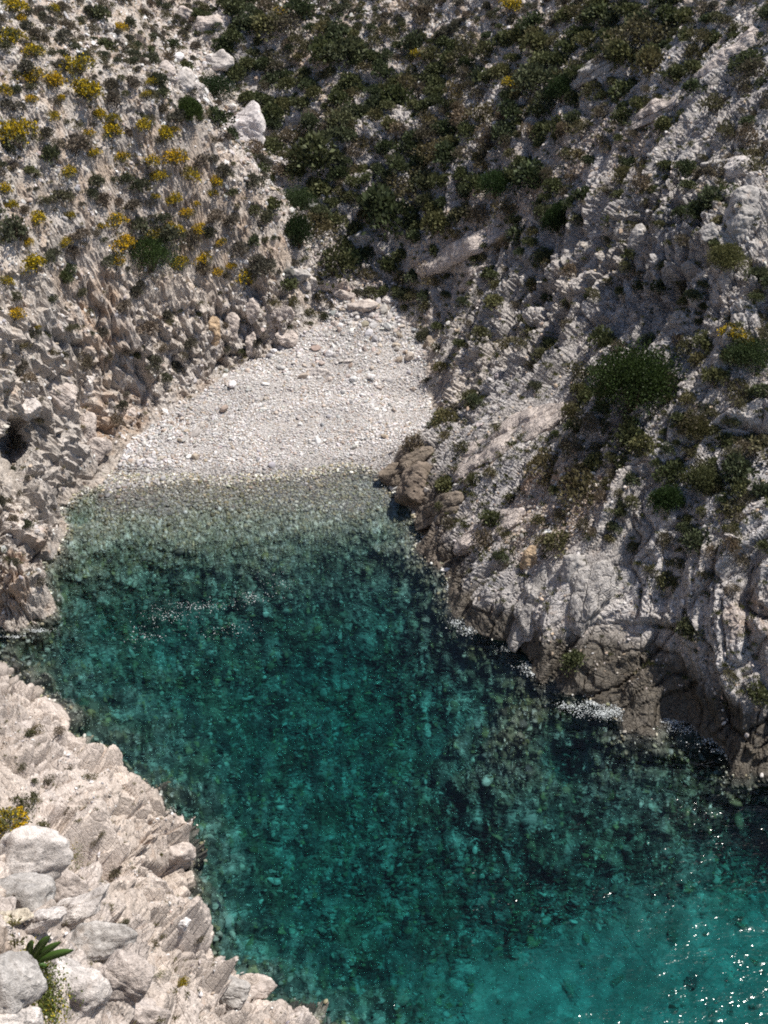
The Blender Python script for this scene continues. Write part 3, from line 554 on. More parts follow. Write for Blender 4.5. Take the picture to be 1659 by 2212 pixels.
# u, v, width, height (pixels of the 1659-wide photo), tone, roundness, turn in degrees, name, category, label
BO = [
 (691,807,34,20,WHITE,.4,10,'boulder','boulder','pale angular boulder lying alone in the middle of the pebble beach'),
 (671,801,17,9,WHITE,.3,0,'boulder','boulder','small flat stone touching the left end of the lone beach boulder'),
 (711,821,14,8,PINK,.5,0,'boulder','boulder','small tan stone just below the lone pale beach boulder'),
 (749,781,13,8,WHITE,.4,20,'boulder','boulder','little white stone right of and above the lone beach boulder'),
 (818,838,13,8,PINK,.5,0,'boulder','boulder','small pinkish stone by itself on the right middle of the beach'),
 (855,864,13,8,GREY,.7,0,'boulder','boulder','small grey stone by the right middle edge of the beach'),
 (767,677,26,12,GREY,.8,0,'boulder','boulder','smooth oval grey boulder below the long brown slab at the beach top'),
 (779,662,66,24,PINK,.5,8,'boulder','boulder','long pinkish brown rock slab lying across the top of the beach'),
 (727,700,18,10,PINK,.5,0,'boulder','boulder','small squarish tan stone at the upper left of the beach'),
 (747,639,36,20,PINK,.5,0,'boulder','boulder','tan boulder above the long brown slab at the gully mouth'),
 (646,597,36,22,GREY,.7,0,'boulder','boulder','rounded grey boulder at the lower end of the left ridge'),
 (672,609,22,24,WHITE,.6,0,'boulder','boulder','pale rounded boulder against the right side of the grey ridge-end boulder'),
 (659,618,17,14,WHITE,.6,0,'boulder','boulder','small pale stone below the grey boulder where the left ridge ends'),
 (712,615,52,30,PINK,.4,0,'boulder','boulder','broad pinkish boulder in the dry stream bed above the beach'),
 (840,648,20,12,WHITE,.6,0,'boulder','boulder','small white boulder among the stones at the right of the beach top'),
 (797,682,20,11,WHITE,.6,0,'boulder','boulder','small white stone right of the oval grey boulder at the beach top'),
 (929,743,24,24,BROWN,.6,0,'boulder','boulder','brown rounded rock at the upper right corner of the beach'),
 (616,680,36,44,PINK,.4,80,'boulder','boulder','tall striated pinkish block right of its twin above the upper left beach'),
 (578,682,38,44,PINK,.4,80,'boulder','boulder','tall striated pinkish block left of its twin above the upper left beach'),
 (580,727,34,40,PINK,.4,80,'boulder','boulder','upright pinkish block standing at the left rim of the upper beach'),
 (620,728,34,30,PINK,.3,0,'boulder','boulder','squat pinkish block on the beach rim below the two tall striated blocks'),
 (712,461+589-461+140,1,1,GREY,.5,0,None,None,None),
 (462,133,64,36,WHITE,.5,10,'boulder','boulder','largest whitish boulder in the upper gully, dark bush below it'),
 (395,183,38,48,WHITE,.5,70,'boulder','boulder','tall cream boulder standing on the ridge edge left of the gully bushes'),
 (363,155,30,30,PINK,.6,0,'boulder','boulder','rounded pinkish boulder left of and above the tall cream boulder'),
 (424,192,30,32,WHITE,.4,0,'boulder','boulder','low white boulder leaning against the right side of the tall cream boulder'),
 (526,284,62,92,(.66,.62,.61),.2,85,'rock_outcrop','rock outcrop','tall bare white outcrop in the middle of the gully'),
 (590,460,22,22,PINK,.7,0,'boulder','boulder','round pinkish boulder on the lower ridge edge beside the gully'),
 (780,515,46,38,GREY,.5,0,'boulder','boulder','grey pointed boulder right of the gully under dark shrubs'),
 (618,588,30,15,DARK,.7,0,'boulder','boulder','flat dark grey boulder at the foot of the left ridge'),
 (450,55,54,34,PINK,.5,0,'boulder','boulder','pinkish boulder high in the gully near the top of the photo'),
 (402,32,40,26,PINK,.5,0,'boulder','boulder','topmost pinkish boulder in the gully, near the upper edge of the photo'),
 (553,385,17,14,WHITE,.6,0,'boulder','boulder','small white stone in the gully bed below the tall bare outcrop'),
 (964,1233,24,12,(.8,.78,.76),.6,0,'boulder','boulder','small bright white rock at the waterline of the right shore'),
 (1146,1212,26,46,OCHRE,.2,75,'rock_slab','rock slab','upright ochre slab on the lower right slope above the water'),
 (1156,1190,13,10,(.7,.66,.6),.3,0,'boulder','boulder','little pale stone resting on top of the ochre slab'),
 (1240,1222,42,54,GREY,.5,80,'boulder','boulder','rounded grey block overhanging a dark hollow on the lower right slope'),
 (1590,1162,36,10,WHITE,.2,-28,'rock_slab','rock slab','narrow pale slab tilted down to the right near the right edge'),
 (1610,1226,14,34,(.58,.54,.44),.2,70,'rock_slab','rock slab','narrow cream slab standing upright near the right edge of the photo'),
 (390,1994,32,26,(.7,.68,.68),.2,20,'boulder','boulder','clean white angular boulder on the near cliff close to the water'),
 (388,1839,52,48,PINK,.6,80,'rock_outcrop','rock outcrop','brownish block jutting into the water from the near cliff'),
 (132,1824,30,11,GREY,.2,0,'rock_slab','rock slab','upper of two stacked flat grey stones on the near cliff'),
 (132,1842,30,17,GREY,.2,8,'rock_slab','rock slab','lower of two stacked flat grey stones on the near cliff'),
 (48,1862,128,108,WHITE,.8,0,'boulder','boulder','big whitish twin-topped boulder under the yellow bush on the near cliff'),
 (42,1940,124,84,GREY,.8,5,'boulder','boulder','big grey lichen-speckled boulder below the whitish twin-topped one'),
 (136,1915,62,78,PINK,.8,60,'boulder','boulder','smooth pinkish grey boulder right of the two biggest near boulders'),
 (26,1982,64,22,(.56,.5,.4),.3,12,'rock_slab','rock slab','cream flat slab below the big speckled boulder at the left edge'),
 (150,1968,170,34,WHITE,.35,36,'rock_slab','rock slab','long pale slab tilted up to the right, longest near the corner'),
 (78,1998,110,40,WHITE,.35,34,'rock_slab','rock slab','pale tilted slab just left of the longest tilted slab'),
 (200,2042,125,84,GREY,.6,10,'boulder','boulder','large dark-speckled grey boulder in the centre of the near rocks'),
 (122,2100,70,36,WHITE,.4,30,'boulder','boulder','pale pointed boulder right of the strap-leaved green plant'),
 (152,2140,134,130,WHITE,.7,20,'boulder','boulder','large smooth white boulder right of the yellow-green herbs at the bottom'),
 (262,2122,116,84,PINK,.7,-30,'boulder','boulder','rounded pinkish boulder right of the large smooth white bottom boulder'),
 (14,2140,96,150,GREY,.7,-50,'boulder','boulder','dark grey boulder in the bottom left corner left of the herbs'),
 (286,2190,110,70,PINK,.6,-25,'boulder','boulder','pale pink boulder at the bottom edge below the rounded pinkish one'),
 (480,2148,96,54,GREY,.4,0,'boulder','boulder','blocky dark grey boulder on the near slope close to the bottom edge'),
 (546,2138,74,44,PINK,.6,-15,'boulder','boulder','pinkish rounded rock at the waterline near the bottom edge'),
 (1436,475,26,52,GREY,.25,82,'rock_outcrop','rock outcrop','slim pointed pinnacle at the upper left of the right-hand crags'),
 (1381,522,30,52,GREY,.25,80,'rock_outcrop','rock outcrop','pointed pinnacle lowest and leftmost of the right-hand crags'),
 (1535,504,34,38,GREY,.3,75,'rock_outcrop','rock outcrop','squat pale outcrop in the middle of the right-hand crags'),
 (1598,362,44,50,WHITE,.4,80,'rock_outcrop','rock outcrop','rounded pale knob on top of the tallest right-hand crag'),
 (1607,455,50,104,GREY,.25,84,'rock_outcrop','rock outcrop','tallest fluted grey crag near the right edge of the photo'),
 (1555,368,58,46,GREY,.3,60,'rock_outcrop','rock outcrop','broad pale crag left of the rounded knob near the right edge'),
 (862,1026,54,54,(.2,.165,.13),.4,80,'rock_outcrop','rock outcrop','dark brown rounded rock point where the beach meets the right cliff'),
 (905,1042,70,78,(.22,.18,.145),.4,60,'rock_outcrop','rock outcrop','brown cracked rock just right of the dark rock point'),
 (183,832,40,78,WHITE,.2,84,'rock_outcrop','rock outcrop','upright pale slab standing tall in the left cliff above the beach corner'),
 (58,878,48,50,WHITE,.25,50,'rock_outcrop','rock outcrop','pale triangular block on the left cliff above the dark cave'),
 (188,930,36,54,PINK,.3,80,'rock_outcrop','rock outcrop','smooth brownish pink block below the tall upright pale slab'),
 (283,903,28,50,PINK,.3,80,'rock_outcrop','rock outcrop','upright rusty pink block at the foot of the left cliff by the pebbles'),
 (133,857,56,60,PINK,.3,60,'rock_outcrop','rock outcrop','broad pink block left of the tall upright pale slab'),
 (208,968,46,42,PINK,.4,-30,'rock_outcrop','rock outcrop','overhanging pinkish block at the lower left corner of the beach'),
 (496,722,24,66,PINK,.3,85,'rock_outcrop','rock outcrop','tallest of the thin upright slabs at the left rim of the beach'),
 (462,715,18,56,OCHRE,.3,86,'rock_outcrop','rock outcrop','thin ochre upright slab left of the tallest thin slab'),
 (546,668,22,40,PINK,.4,82,'rock_outcrop','rock outcrop','narrow upright block left of the tall striated pair above the beach'),
 (546,742,22,44,PINK,.4,84,'rock_outcrop','rock outcrop','narrow upright block on the rim left of the standing pinkish block'),
 (662,1010+300,1,1,GREY,.5,0,None,None,None),
 (20,2206,120,60,WHITE,.6,-20,'boulder','boulder','white boulder cut by the bottom left corner of the photo'),
]
bcol = []
for k, (u, v, wpx, hpx, tn, rk, ang, nm, cat, lab) in enumerate(BO):
    if nm is None: continue
    hh = hit(u, v + hpx * .25)
    if hh is None: continue
    loc, nor, dp = hh; a = wpx / F * dp / 2 * 1.45; b = hpx / F * dp / 2 * 1.5
    me = boulder_mesh(nm, 500 + k, tn, rk, (.2, .3, 1.0), (a, max(.75 * min(a, b), .5 * a), b), .9 if v > 1500 else .3)
    o = link(nm, me, MAT_BOULDER); o.location = Vector(loc) + Vector((0, 0.25 * b, 0.15 * b)); o.rotation_euler = (R(-25), -R(ang) if ang < 60 and ang > -60 else -R((ang - 90)), R(random.uniform(-12, 12)))
    tag(o, lab, cat, kind='thing'); bcol.append((u, v, wpx))

SL = [((895,592),(1100,488),44,.35,PINK,'long bare pinkish slab slanting up to the right above the beach'),
 ((1000,618),(1055,572),30,.3,PINK,'short bare slab below the long slanting slab right of the beach'),
 ((1345,278),(1465,215),40,.3,PINK,'bare pinkish slab in shrubs on the upper right slope'),
 ((1525,155),(1670,62),36,.3,PINK,'pinkish bedded slab near the top right corner of the photo'),
 ((1235,190),(1330,120),44,.3,GREY,'smooth blue grey slab on the upper slope between green shrubs'),
 ((985,1030),(1190,905),84,.35,PINK,'widest bare inclined slab on the lower right slope above the rock point'),
 ((1120,1385),(1175,1240),54,.4,GREY,'grey slab plunging toward the water left of the widest grey face'),
 ((1265,1350),(1290,1215),62,.35,GREY,'widest smooth grey rock face right of the rounded block'),
 ((838,1045),(935,978),40,.5,(.21,.175,.14),'dark brown layered ledge jutting into the water where the beach ends'),
 ((900,1135),(985,1085),52,.5,(.22,.185,.15),'brown cracked ledge just below the dark layered ledge on the right shore'),
 ((1000,1180),(1110,1120),46,.4,PINK,'layered pinkish slab low on the right shore above the white waterline rock')]
for k, (pa, pb_, wd, th, tn, lab) in enumerate(SL):
    ha, hb_, hm = hit(*pa), hit(*pb_), hit((pa[0] + pb_[0]) / 2, (pa[1] + pb_[1]) / 2)
    if ha is None or hb_ is None: continue
    ax = Vector(hb_[0] - ha[0]); ln = ax.length / 2 * 1.25; ax.normalize(); mid_ = Vector((ha[0] + hb_[0]) / 2)
    i0 = int(np.argmin(((PT - np.array(mid_)) ** 2).sum(1))); nn0 = Vector(N0[i0].astype(float)); zx = (nn0 - ax * nn0.dot(ax)).normalized(); yx = zx.cross(ax)
    me = boulder_mesh('rock_slab', 700 + k, tn, .25, (.05, .9, .5), (ln, wd / F * hm[2] * .75, th * 1.6), .5)
    o = link('rock_slab', me, MAT_ROCK_R); o.location = mid_ + zx * .12
    o.rotation_euler = Matrix((ax, yx, zx)).transposed().to_euler(); tag(o, lab, 'rock slab', kind='thing')
# ------------------------------------------------------------------ plants
def leaf_mat(name, trans=.25, rough=.6):
    M = NT_(name); base = M.n('Attribute', attribute_name='tone').outputs['Color']
    oi = M.n('ObjectInfo').outputs['Random']
    c = M.mix(1.0, base, M.ramp(oi, [(0.0, (.75, .8, .75)), (.5, (1.0, 1.0, 1.0)), (1.0, (1.3, 1.15, 1.1))]), 'MULTIPLY')
    p = M.n('BsdfPrincipled'); M.l(c, p.inputs['Base Color']); p.inputs['Roughness'].default_value = rough; p.inputs['Specular IOR Level'].default_value = .2
    t = M.n('BsdfTranslucent'); M.l(c, t.inputs[0]); x = M.n('MixShader'); x.inputs[0].default_value = trans
    M.l(p.outputs[0], x.inputs[1]); M.l(t.outputs[0], x.inputs[2]); M.l(x.outputs[0], M.out.inputs[0]); return M.m
MAT_LEAF = leaf_mat('shrub_leaves'); MAT_FLOWER = leaf_mat('yellow_blossom', .3, .7)
MB = NT_('plant_bark'); pb = MB.n('BsdfPrincipled'); pb.inputs['Base Color'].default_value = (.10, .075, .055, 1); pb.inputs['Roughness'].default_value = .9; MB.l(pb.outputs[0], MB.out.inputs[0]); MAT_BARK = MB.m
def lumps(r_, k, flat, spread=.62):
    c = r_.normal(size=(k, 3)); c /= np.linalg.norm(c, axis=1, keepdims=True); c[:, 2] = np.abs(c[:, 2]) * flat; c[:, :2] *= spread * r_.uniform(.3, 1, (k, 1)) ; c[:, 2] *= spread * .8
    return c, r_.uniform(.32, .55, k)
def crown_pts(r_, nleaf, k, flat):
    C, rad = lumps(r_, k, flat); which = r_.choice(k, nleaf, p=rad ** 2 / (rad ** 2).sum())
    d = r_.normal(size=(nleaf, 3)); d /= np.linalg.norm(d, axis=1, keepdims=True); d[:, 2] = np.where(d[:, 2] < -.3, -d[:, 2], d[:, 2])
    rr_ = rad[which] * (1 - .38 * r_.random(nleaf) ** 2.2) * (1 + .10 * r_.normal(size=nleaf))
    P = C[which] + d * rr_[:, None] * np.array([1, 1, flat * .9 + .1])
    return P, d, which
def leaves_mesh(name, P, D, ls, cols, r_, updown=.6, aspect=.5):
    n = len(P); d = D + r_.normal(size=(n, 3)) * updown; d /= np.linalg.norm(d, axis=1, keepdims=True)
    s = np.cross(d, r_.normal(size=(n, 3))); s /= np.linalg.norm(s, axis=1, keepdims=True) + 1e-9
    L = ls * r_.uniform(.6, 1.3, n)[:, None]
    V = np.stack([P - s * L * aspect * .5, P + d * L * .55 - s * L * aspect * .6, P + d * L, P + d * L * .5 + s * L * aspect * .6], 1)
    me = np_mesh(name, V.reshape(-1, 3), np.arange(4 * n).reshape(n, 4)); add_attr(me, 'tone', np.repeat(cols, 4, 0)); return me
def stems_mesh(name, r_, k, h, spread, rad=.02):
    V = []; Fc = []
    for i in range(k):
        a = r_.uniform(0, 2 * math.pi); e = np.array([math.cos(a) * spread * r_.uniform(.3, 1), math.sin(a) * spread * r_.uniform(.3, 1), h * r_.uniform(.7, 1)])
        b0 = np.array([math.cos(a), math.sin(a), 0]) * .04; b0[2] = -.15; md = b0 * .5 + e * .5 + r_.normal(size=3) * .05
        base = len(V); rs = (rad, rad * .7, rad * .25)
        for c_, q in zip((b0, md, e), rs):
            for j in range(5): V.append(c_ + q * np.array([math.cos(j * 1.2566), math.sin(j * 1.2566), 0]))
        for s_ in range(2):
            for j in range(5): a0 = base + s_ * 5 + j; a1 = base + s_ * 5 + (j + 1) % 5; Fc.append((a0, a1, a1 + 5, a0 + 5))
    return np_mesh(name, np.array(V), np.array(Fc), True)
def tone_leaf(r_, n, base, var, which=None):
    c = np.array(base) * (1 + var * r_.normal(size=(n, 1)))
    if which is not None: c = c * (1 + .35 * (r_.random(which.max() + 1)[which] - .5))[:, None]
    return np.clip(c, .004, .8)
KINDS = {   # base leaf colours, leaves, lumps, leaf length in crown radii, flatness
 'green_shrub': [((.095, .108, .048), 800, 9, .18, .8), ((.068, .085, .040), 800, 7, .18, .85), ((.110, .120, .055), 760, 10, .17, .75), ((.080, .095, .050), 800, 8, .18, .8)],
 'olive_shrub': [((.115, .105, .055), 620, 7, .13, .8), ((.095, .095, .045), 620, 9, .13, .75), ((.130, .110, .075), 560, 6, .12, .85)],
 'grey_shrub': [((.125, .115, .085), 900, 5, .15, .8), ((.100, .105, .065), 900, 7, .15, .75), ((.140, .125, .100), 900, 4, .14, .85)],
}
PROTO = {}
sd = 900
for kn, vs in KINDS.items():
    PROTO[kn] = []
    for vi, (bc_, nl_, k_, ls_, fl_) in enumerate(vs * 2):
        sd += 1; r_ = np.random.default_rng(sd); P_, D_, wh = crown_pts(r_, nl_, k_, fl_)
        PROTO[kn].append((leaves_mesh('foliage', P_, D_, ls_, tone_leaf(r_, nl_, bc_, .28, wh), r_, .6, .55), stems_mesh('stems', r_, 9, .55, .5, .025)))
GORSE = []
for vi in range(7):
    sd += 1; r_ = np.random.default_rng(sd); P_, D_, wh = crown_pts(r_, 700, 8, .8)
    fo = leaves_mesh('foliage', P_, D_, .13, tone_leaf(r_, 700, (.13, .13, .055), .28, wh), r_, .6, .4)
    in_bloom = (wh % 8) < 3 + vi % 3; in_bloom = in_bloom & (D_[:, 2] > -.1); Pq = P_[in_bloom]; Dq = D_[in_bloom]  # upper lumps that carry blossom
    rep = 2; Pq = np.repeat(Pq, rep, 0) + r_.normal(size=(len(Pq) * rep, 3)) * .04 + np.repeat(Dq, rep, 0) * .05; Dq = np.repeat(Dq, rep, 0)
    bl = leaves_mesh('blossom', Pq, Dq, .085, tone_leaf(r_, len(Pq), (.52, .37, .015), .2), r_, .9, .9)
    GORSE.append((fo, bl, stems_mesh('stems', r_, 9, .55, .5, .025)))
def put_plant(name, meshes, mats, loc, nor, rad, zf=1.0):
    o = bpy.data.objects.new(name, None); COL.objects.link(o); o.empty_display_size = .1
    up = Vector((nor[0] * .3, nor[1] * .3, 1)).normalized(); q = up.to_track_quat('Z', 'Y')
    o.location = Vector(loc) - up * rad * .12; o.rotation_mode = 'QUATERNION'; o.rotation_quaternion = q @ Matrix.Rotation(random.uniform(0, 6.28), 3, 'Z').to_quaternion()
    o.scale = (rad * random.uniform(.9, 1.15), rad * random.uniform(.9, 1.15), rad * zf * random.uniform(.85, 1.1))
    for me, mt in zip(meshes, mats): link(me.name.split('.')[0], me, mt, o)
    return o
TAKEN = []
LM = [(691,807,'the lone beach boulder'),(779,662,'the long brown beach-top slab'),(929,743,'the brown beach-corner rock'),(598,680,'the twin striated blocks'),(650,600,'the grey ridge-end boulders'),
 (712,615,'the pinkish stream bed boulder'),(780,515,'the pointed grey boulder'),(590,460,'the round ridge-edge boulder'),(526,284,'the tall white outcrop'),(395,183,'the tall cream boulder'),(462,133,'the biggest gully boulder'),
 (450,55,'the topmost gully boulders'),(322,565,'the lone left-slope dark bush'),(465,198,'the dark bush under white boulders'),(1370,845,'the largest dark bush'),(1212,200,'the dark upper-slope bush'),(1070,405,'the spreading mid-slope bush'),
 (1205,477,'the tall shade-casting bush'),(990,530,'the long bare slab'),(1440,1083,'the bush beside orange soil'),(645,440,'the bush overhanging the gully'),(645,512,'the bush filling the gully'),(410,245,'the ridge-edge green bush'),
 (1568,562,'the olive domed bush'),(1610,770,'the green bush beside yellow flowers'),(1500,925,'the wide olive bush'),(1146,1212,'the upright ochre slab'),(1240,1222,'the overhanging grey block'),(1610,1226,'the standing cream slab'),
 (964,1233,'the white waterline rock'),(860,1030,'the dark rock point'),(48,1862,'the twin-topped boulder'),(390,1994,'the clean white boulder'),(388,1839,'the jutting brownish block'),(152,2140,'the smooth white bottom boulder'),
 (40,970,'the dark cave hollow'),(60,1250,'the orange-stained rock spur'),(1540,420,'the tall pale crags'),(1290,160,'the smooth grey upper slab'),(1450,260,'the long diagonal ledge'),(605,28,'the highest gully yellow bush'),
 (1106,10,'the top-edge yellow bush'),(1590,725,'the right-edge yellow bush'),(42,295,'the broadest yellow bush'),(375,340,'the yellow-ringed dark shrub'),(75,570,'the brightest lower yellow bush'),(537,598,'the cliff-brink yellow bush'),
 (640,200,'the orange soil streak'),(0,0,'the top left photo corner'),(1659,0,'the top right photo corner'),(195,650,'the rusty cliff patch'),(1040,640,'the small bare slab'),(1100,200,'the pale shard cluster'),(900,160,'the densest green scrub'),(480,740,'the upright beach-side slabs'),(940,860,'the beach right side')]
used_labels = {}
def nth(v_): return v_
def uniq(pre, u, v, own=None):
    c = []
    for x, y, nm in LM:
        d = math.hypot(u - x, v - y)
        if nm == own or d < 14: continue
        c.append((d, nm, u - x, v - y))
    c.sort()
    for d, nm, dx, dy in c[:14]:
        s_ = [];
        if abs(dy) > .38 * abs(dx): s_.append('below' if dy > 0 else 'above')
        if abs(dx) > .38 * abs(dy): s_.append('right of' if dx > 0 else 'left of')
        q = 'close ' if d < 55 else '' if d < 120 else 'some way ' if d < 220 else 'far '
        for t in (pre + ' ' + q + ' and '.join(s_) + ' ' + nm,):
            if t not in used_labels and len(t.replace('-', ' ').split()) <= 17: used_labels[t] = 1; return t
    for i in range(len(c) - 1):
        for k2 in range(i + 1, min(len(c), i + 9)):
            t = pre + ' between ' + c[i][1] + ' and ' + c[k2][1]
            if c[i][2] * c[k2][2] + c[i][3] * c[k2][3] < 0 and t not in used_labels: used_labels[t] = 1; return t
    return pre + ' among its neighbours near ' + c[0][1]
def sizew(px): return 'tiny' if px < 13 else 'small' if px < 20 else 'medium' if px < 30 else 'large'
GR = 'yellow-flowering bushes dotting the rocky slopes'
# yellow gorse: Q1 coordinates are half-size pixels of the top-left quarter
G1 = '''60 30 55;95 80 30;235 40 30;50 160 55;150 225 45;520 125 30;340 285 65;145 335 55;240 350 45;375 395 60;30 390 35;140 430 30;265 425 25;655 350 25;630 410 25;230 500 30;430 500 35;495 505 30;85 590 75;470 570 50;385 580 30;405 665 30;630 540 40;715 580 40;755 560 22;530 680 35;750 680 55;640 700 35;690 765 40;810 755 45;925 785 32;908 835 24;670 848 20;750 865 35;290 750 36;20 825 35;50 885 25;160 940 45;500 950 50;810 925 30;845 880 20;640 1020 40;745 990 35;530 1050 50;860 990 35;960 1040 22;280 1050 30;150 1140 60;500 1140 35;880 1120 35;945 1175 28;998 1150 20;1075 1195 50;780 1140 35;65 1355 38;160 1415 15;1210 58 30;20 1210 30;300 935 22;440 975 25;125 1050 25'''
L = [(x / 2, y / 2, r / 2) for x, y, r in (tuple(map(float, t.split())) for t in G1.split(';'))]
L += [(829.5 + 277, 10, 24), (829.5 + 75, 117, 15), (829.5 + 275, 182, 20), (829.5 + 757, 722, 28), (40, 1784, 38), (8, 1770, 34), (244, 2012, 9), (398, 2122, 12)]
def placed(u, v, rpx, down=.35):
    hh = hit(u, v + rpx * down)
    if hh is None or hh[2] < 5: return None
    return hh[0], hh[1], rpx / F * hh[2]
bp = [0]
for k, (u, v, rpx) in enumerate(L):
    q = placed(u, v, rpx)
    if q is None: continue
    g = GORSE[k % len(GORSE)]; o = put_plant('gorse_bush', g, (MAT_LEAF, MAT_FLOWER, MAT_BARK), q[0], q[1], q[2] * 1.5, 1.2)
    TAKEN.append((q[0][0], q[0][1], q[2]))
    tag(o, uniq(sizew(rpx) + ' yellow-flowering bush', u, v), 'bush', GR)
# big dense bushes
BIG = [(322, 565, 52, 40, (.040, .070, .020), 'broad dark green bush standing alone low on the left slope'),
       (1370, 845, 92, 72, (.038, .060, .016), 'largest dark green bush, leaning on the bare rock of the right slope'),
       (465, 198, 36, 26, (.030, .052, .020), 'dark green bush under the white boulders of the upper gully'),
       (1212, 200, 25, 25, (.032, .056, .020), 'dark round bush on the upper slope right of a smooth grey slab'),
       (1070, 405, 34, 28, (.040, .070, .022), 'spreading dark green bush in the middle of the back slope'),
       (1205, 477, 28, 34, (.032, .056, .018), 'tall dark bush casting shade above the long bare slab'),
       (1440, 1083, 30, 26, (.045, .075, .024), 'dark round bush on the lower right rocks beside orange soil'),
       (645, 440, 40, 26, (.045, .068, .026), 'dark green bush overhanging the middle of the gully'),
       (645, 512, 26, 38, (.040, .062, .024), 'tall dark bush filling the narrow gully above the beach'),
       (410, 245, 24, 24, (.045, .075, .020), 'deep green bush on the ridge edge left of the white outcrop'),
       (1568, 562, 34, 24, (.10, .11, .045), 'olive green domed bush below the crags at the right edge'),
       (1610, 770, 44, 30, (.055, .080, .030), 'spreading green bush near the right edge beside yellow flowers'),
       (1500, 925, 36, 20, (.085, .085, .035), 'wide olive bush right of and below the largest dark bush'),
       (1520, 1040, 34, 24, (.085, .090, .038), 'olive bush pair leaf at the right above the orange soil')]
BIG[-1] = BIG[-1][:5] + ('rounded olive bush above and right of the dark lower right bush',)
for k, (u, v, a, b, c_, lab) in enumerate(BIG):
    hh = hit(u, v + b * .55)
    if hh is None: continue
    loc, nor, dp = hh; ra = a / F * dp; rb = b / F * dp * 1.4
    r_ = np.random.default_rng(4000 + k); nl = int(5000 + 130 * a); P_, D_, wh = crown_pts(r_, nl, 22, .85)
    P_ *= 1.6; o = bpy.data.objects.new('dense_bush', None); COL.objects.link(o); o.location = Vector(loc) - Vector((0, 0, .1 * rb)); o.scale = (ra, ra * .8, rb)
    ls = .085 / ra * (1.1 if a > 60 else 1)
    link('foliage', leaves_mesh('foliage', P_ + [0, 0, .25], D_, max(ls, .055), tone_leaf(r_, nl, c_, .3, wh), r_, .6, .6), MAT_LEAF, o)
    link('trunk', stems_mesh('trunk', r_, 14, .9, .7, .05), MAT_BARK, o)
    tag(o, lab, 'bush'); TAKEN.append((loc[0], loc[1], ra * .9))
# placed grey, green and olive shrubs read off the photo
S1 = {'grey_shrub': '265 155 40;45 455 35;320 635 62;490 420 36;160 50 30;600 800 30;780 510 40;880 700 45;270 840 40;460 870 38;610 970 45;720 1010 48;340 1005 36;240 1090 25;880 1160 36;920 930 36;1010 950 28;1040 1075 36;1150 1160 42;30 1000 50;325 1095 28;590 1265 26;345 1265 22;220 1290 20;640 1410 42;130 1440 30;300 1415 20;205 860 25;415 780 30;830 1050 38;570 880 30;900 1010 26;570 355 25;650 880 34;970 740 34;1090 790 34;1140 940 34;480 1110 30;120 300 30;1320 520 28;1110 1120 26;90 1010 40;700 940 28;60 720 20;540 770 24',
      'green_shrub': '430 60 42;460 200 30;215 670 40;125 732 26;1000 830 24;285 1200 28;1090 1040 26;995 585 32;940 520 40;800 285 34;1065 425 36;1180 890 40;1130 740 30;300 1160 26;1240 1225 40;590 200 24;650 220 26;745 195 30;700 400 30;1290 880 34;1250 1000 28',
      'olive_shrub': '860 1310 18;860 1355 22;970 1410 20;1180 1300 30;1600 1260 40;1380 1290 26;380 1340 20;740 1390 22;1330 1350 26'}
S2 = {'green_shrub': '60 730 45;130 1030 32;210 1080 28;570 960 30;460 1180 30;940 415 26;1030 455 22;1290 910 38;500 780 30;860 850 38;1210 720 30;1380 1225 24;1190 1250 34;90 1270 34;180 1280 26;560 250 28;880 170 44;970 160 40;300 460 30;660 480 36;1330 300 36;1420 1050 30;1360 1390 24;480 1300 40;1300 1300 24',
      'olive_shrub': '540 660 36;960 820 30;190 510 40;60 570 44;310 1010 30;960 1220 24;790 1310 40;130 1270 30;1540 380 42;1080 970 26;1130 880 24;620 570 40;1480 560 40;1130 990 20;800 1180 30;480 1240 36;570 1320 30;1620 1270 24'}
S4 = {'olive_shrub': '1340 370 60;1300 250 38;700 600 36;590 630 26;385 600 34;690 860 34;770 750 34;670 770 36;850 800 34;895 825 24;970 850 26;540 680 26;240 115 32;370 235 40;300 290 28;960 620 38;930 680 32;1010 650 26;1210 1040 50;1150 985 30;1505 1070 34;1410 905 34;1545 690 28;310 555 22;460 560 30;340 450 34;270 400 26;1330 480 36;1080 890 26;1390 1010 26;490 380 26',
      'green_shrub': '1365 600 44;1425 620 30;1430 150 50;1630 210 44;1640 650 44;1645 880 25;1590 430 36;740 400 20;1210 385 18;1170 520 22;1470 430 40;1480 60 40;1490 340 30;1020 740 24;1290 590 24;820 370 36;1460 680 26',
      'grey_shrub': '1500 480 28;780 450 20;650 190 20;1400 280 30'}
S3 = {'olive_shrub': '15 60 26;230 45 24;370 95 34;130 160 26;550 40 22;460 70 26;600 60 20;700 25 26;30 210 22;1045 40 20;170 340 18;90 20 24'}
S5 = {'olive_shrub': '385 410 20;310 370 14;100 365 16;150 425 16;500 835 26;410 690 22;440 655 16;280 555 22;90 515 48;140 495 30;670 1125 22;700 1095 18;150 215 26;260 215 24;170 640 40;220 420 22;540 1040 20;130 225 20;420 1275 14;860 1110 26'}
allp = [(kn, x / 2 + ox, y / 2 + oy, r / 2) for S_, ox, oy in ((S1, 0, 0), (S2, 829.5, 0), (S3, 0, 738), (S4, 829.5, 738), (S5, 0, 1474)) for kn, t in S_.items() for x, y, r in (tuple(map(float, q.split())) for q in t.split(';'))]
ADJ = {'green_shrub': ('green leafy shrub', 'green leafy shrubs across the slopes'), 'olive_shrub': ('olive brown shrub', 'olive brown shrubs across the slopes'), 'grey_shrub': ('grey twiggy shrub', 'grey twiggy shrubs across the slopes')}
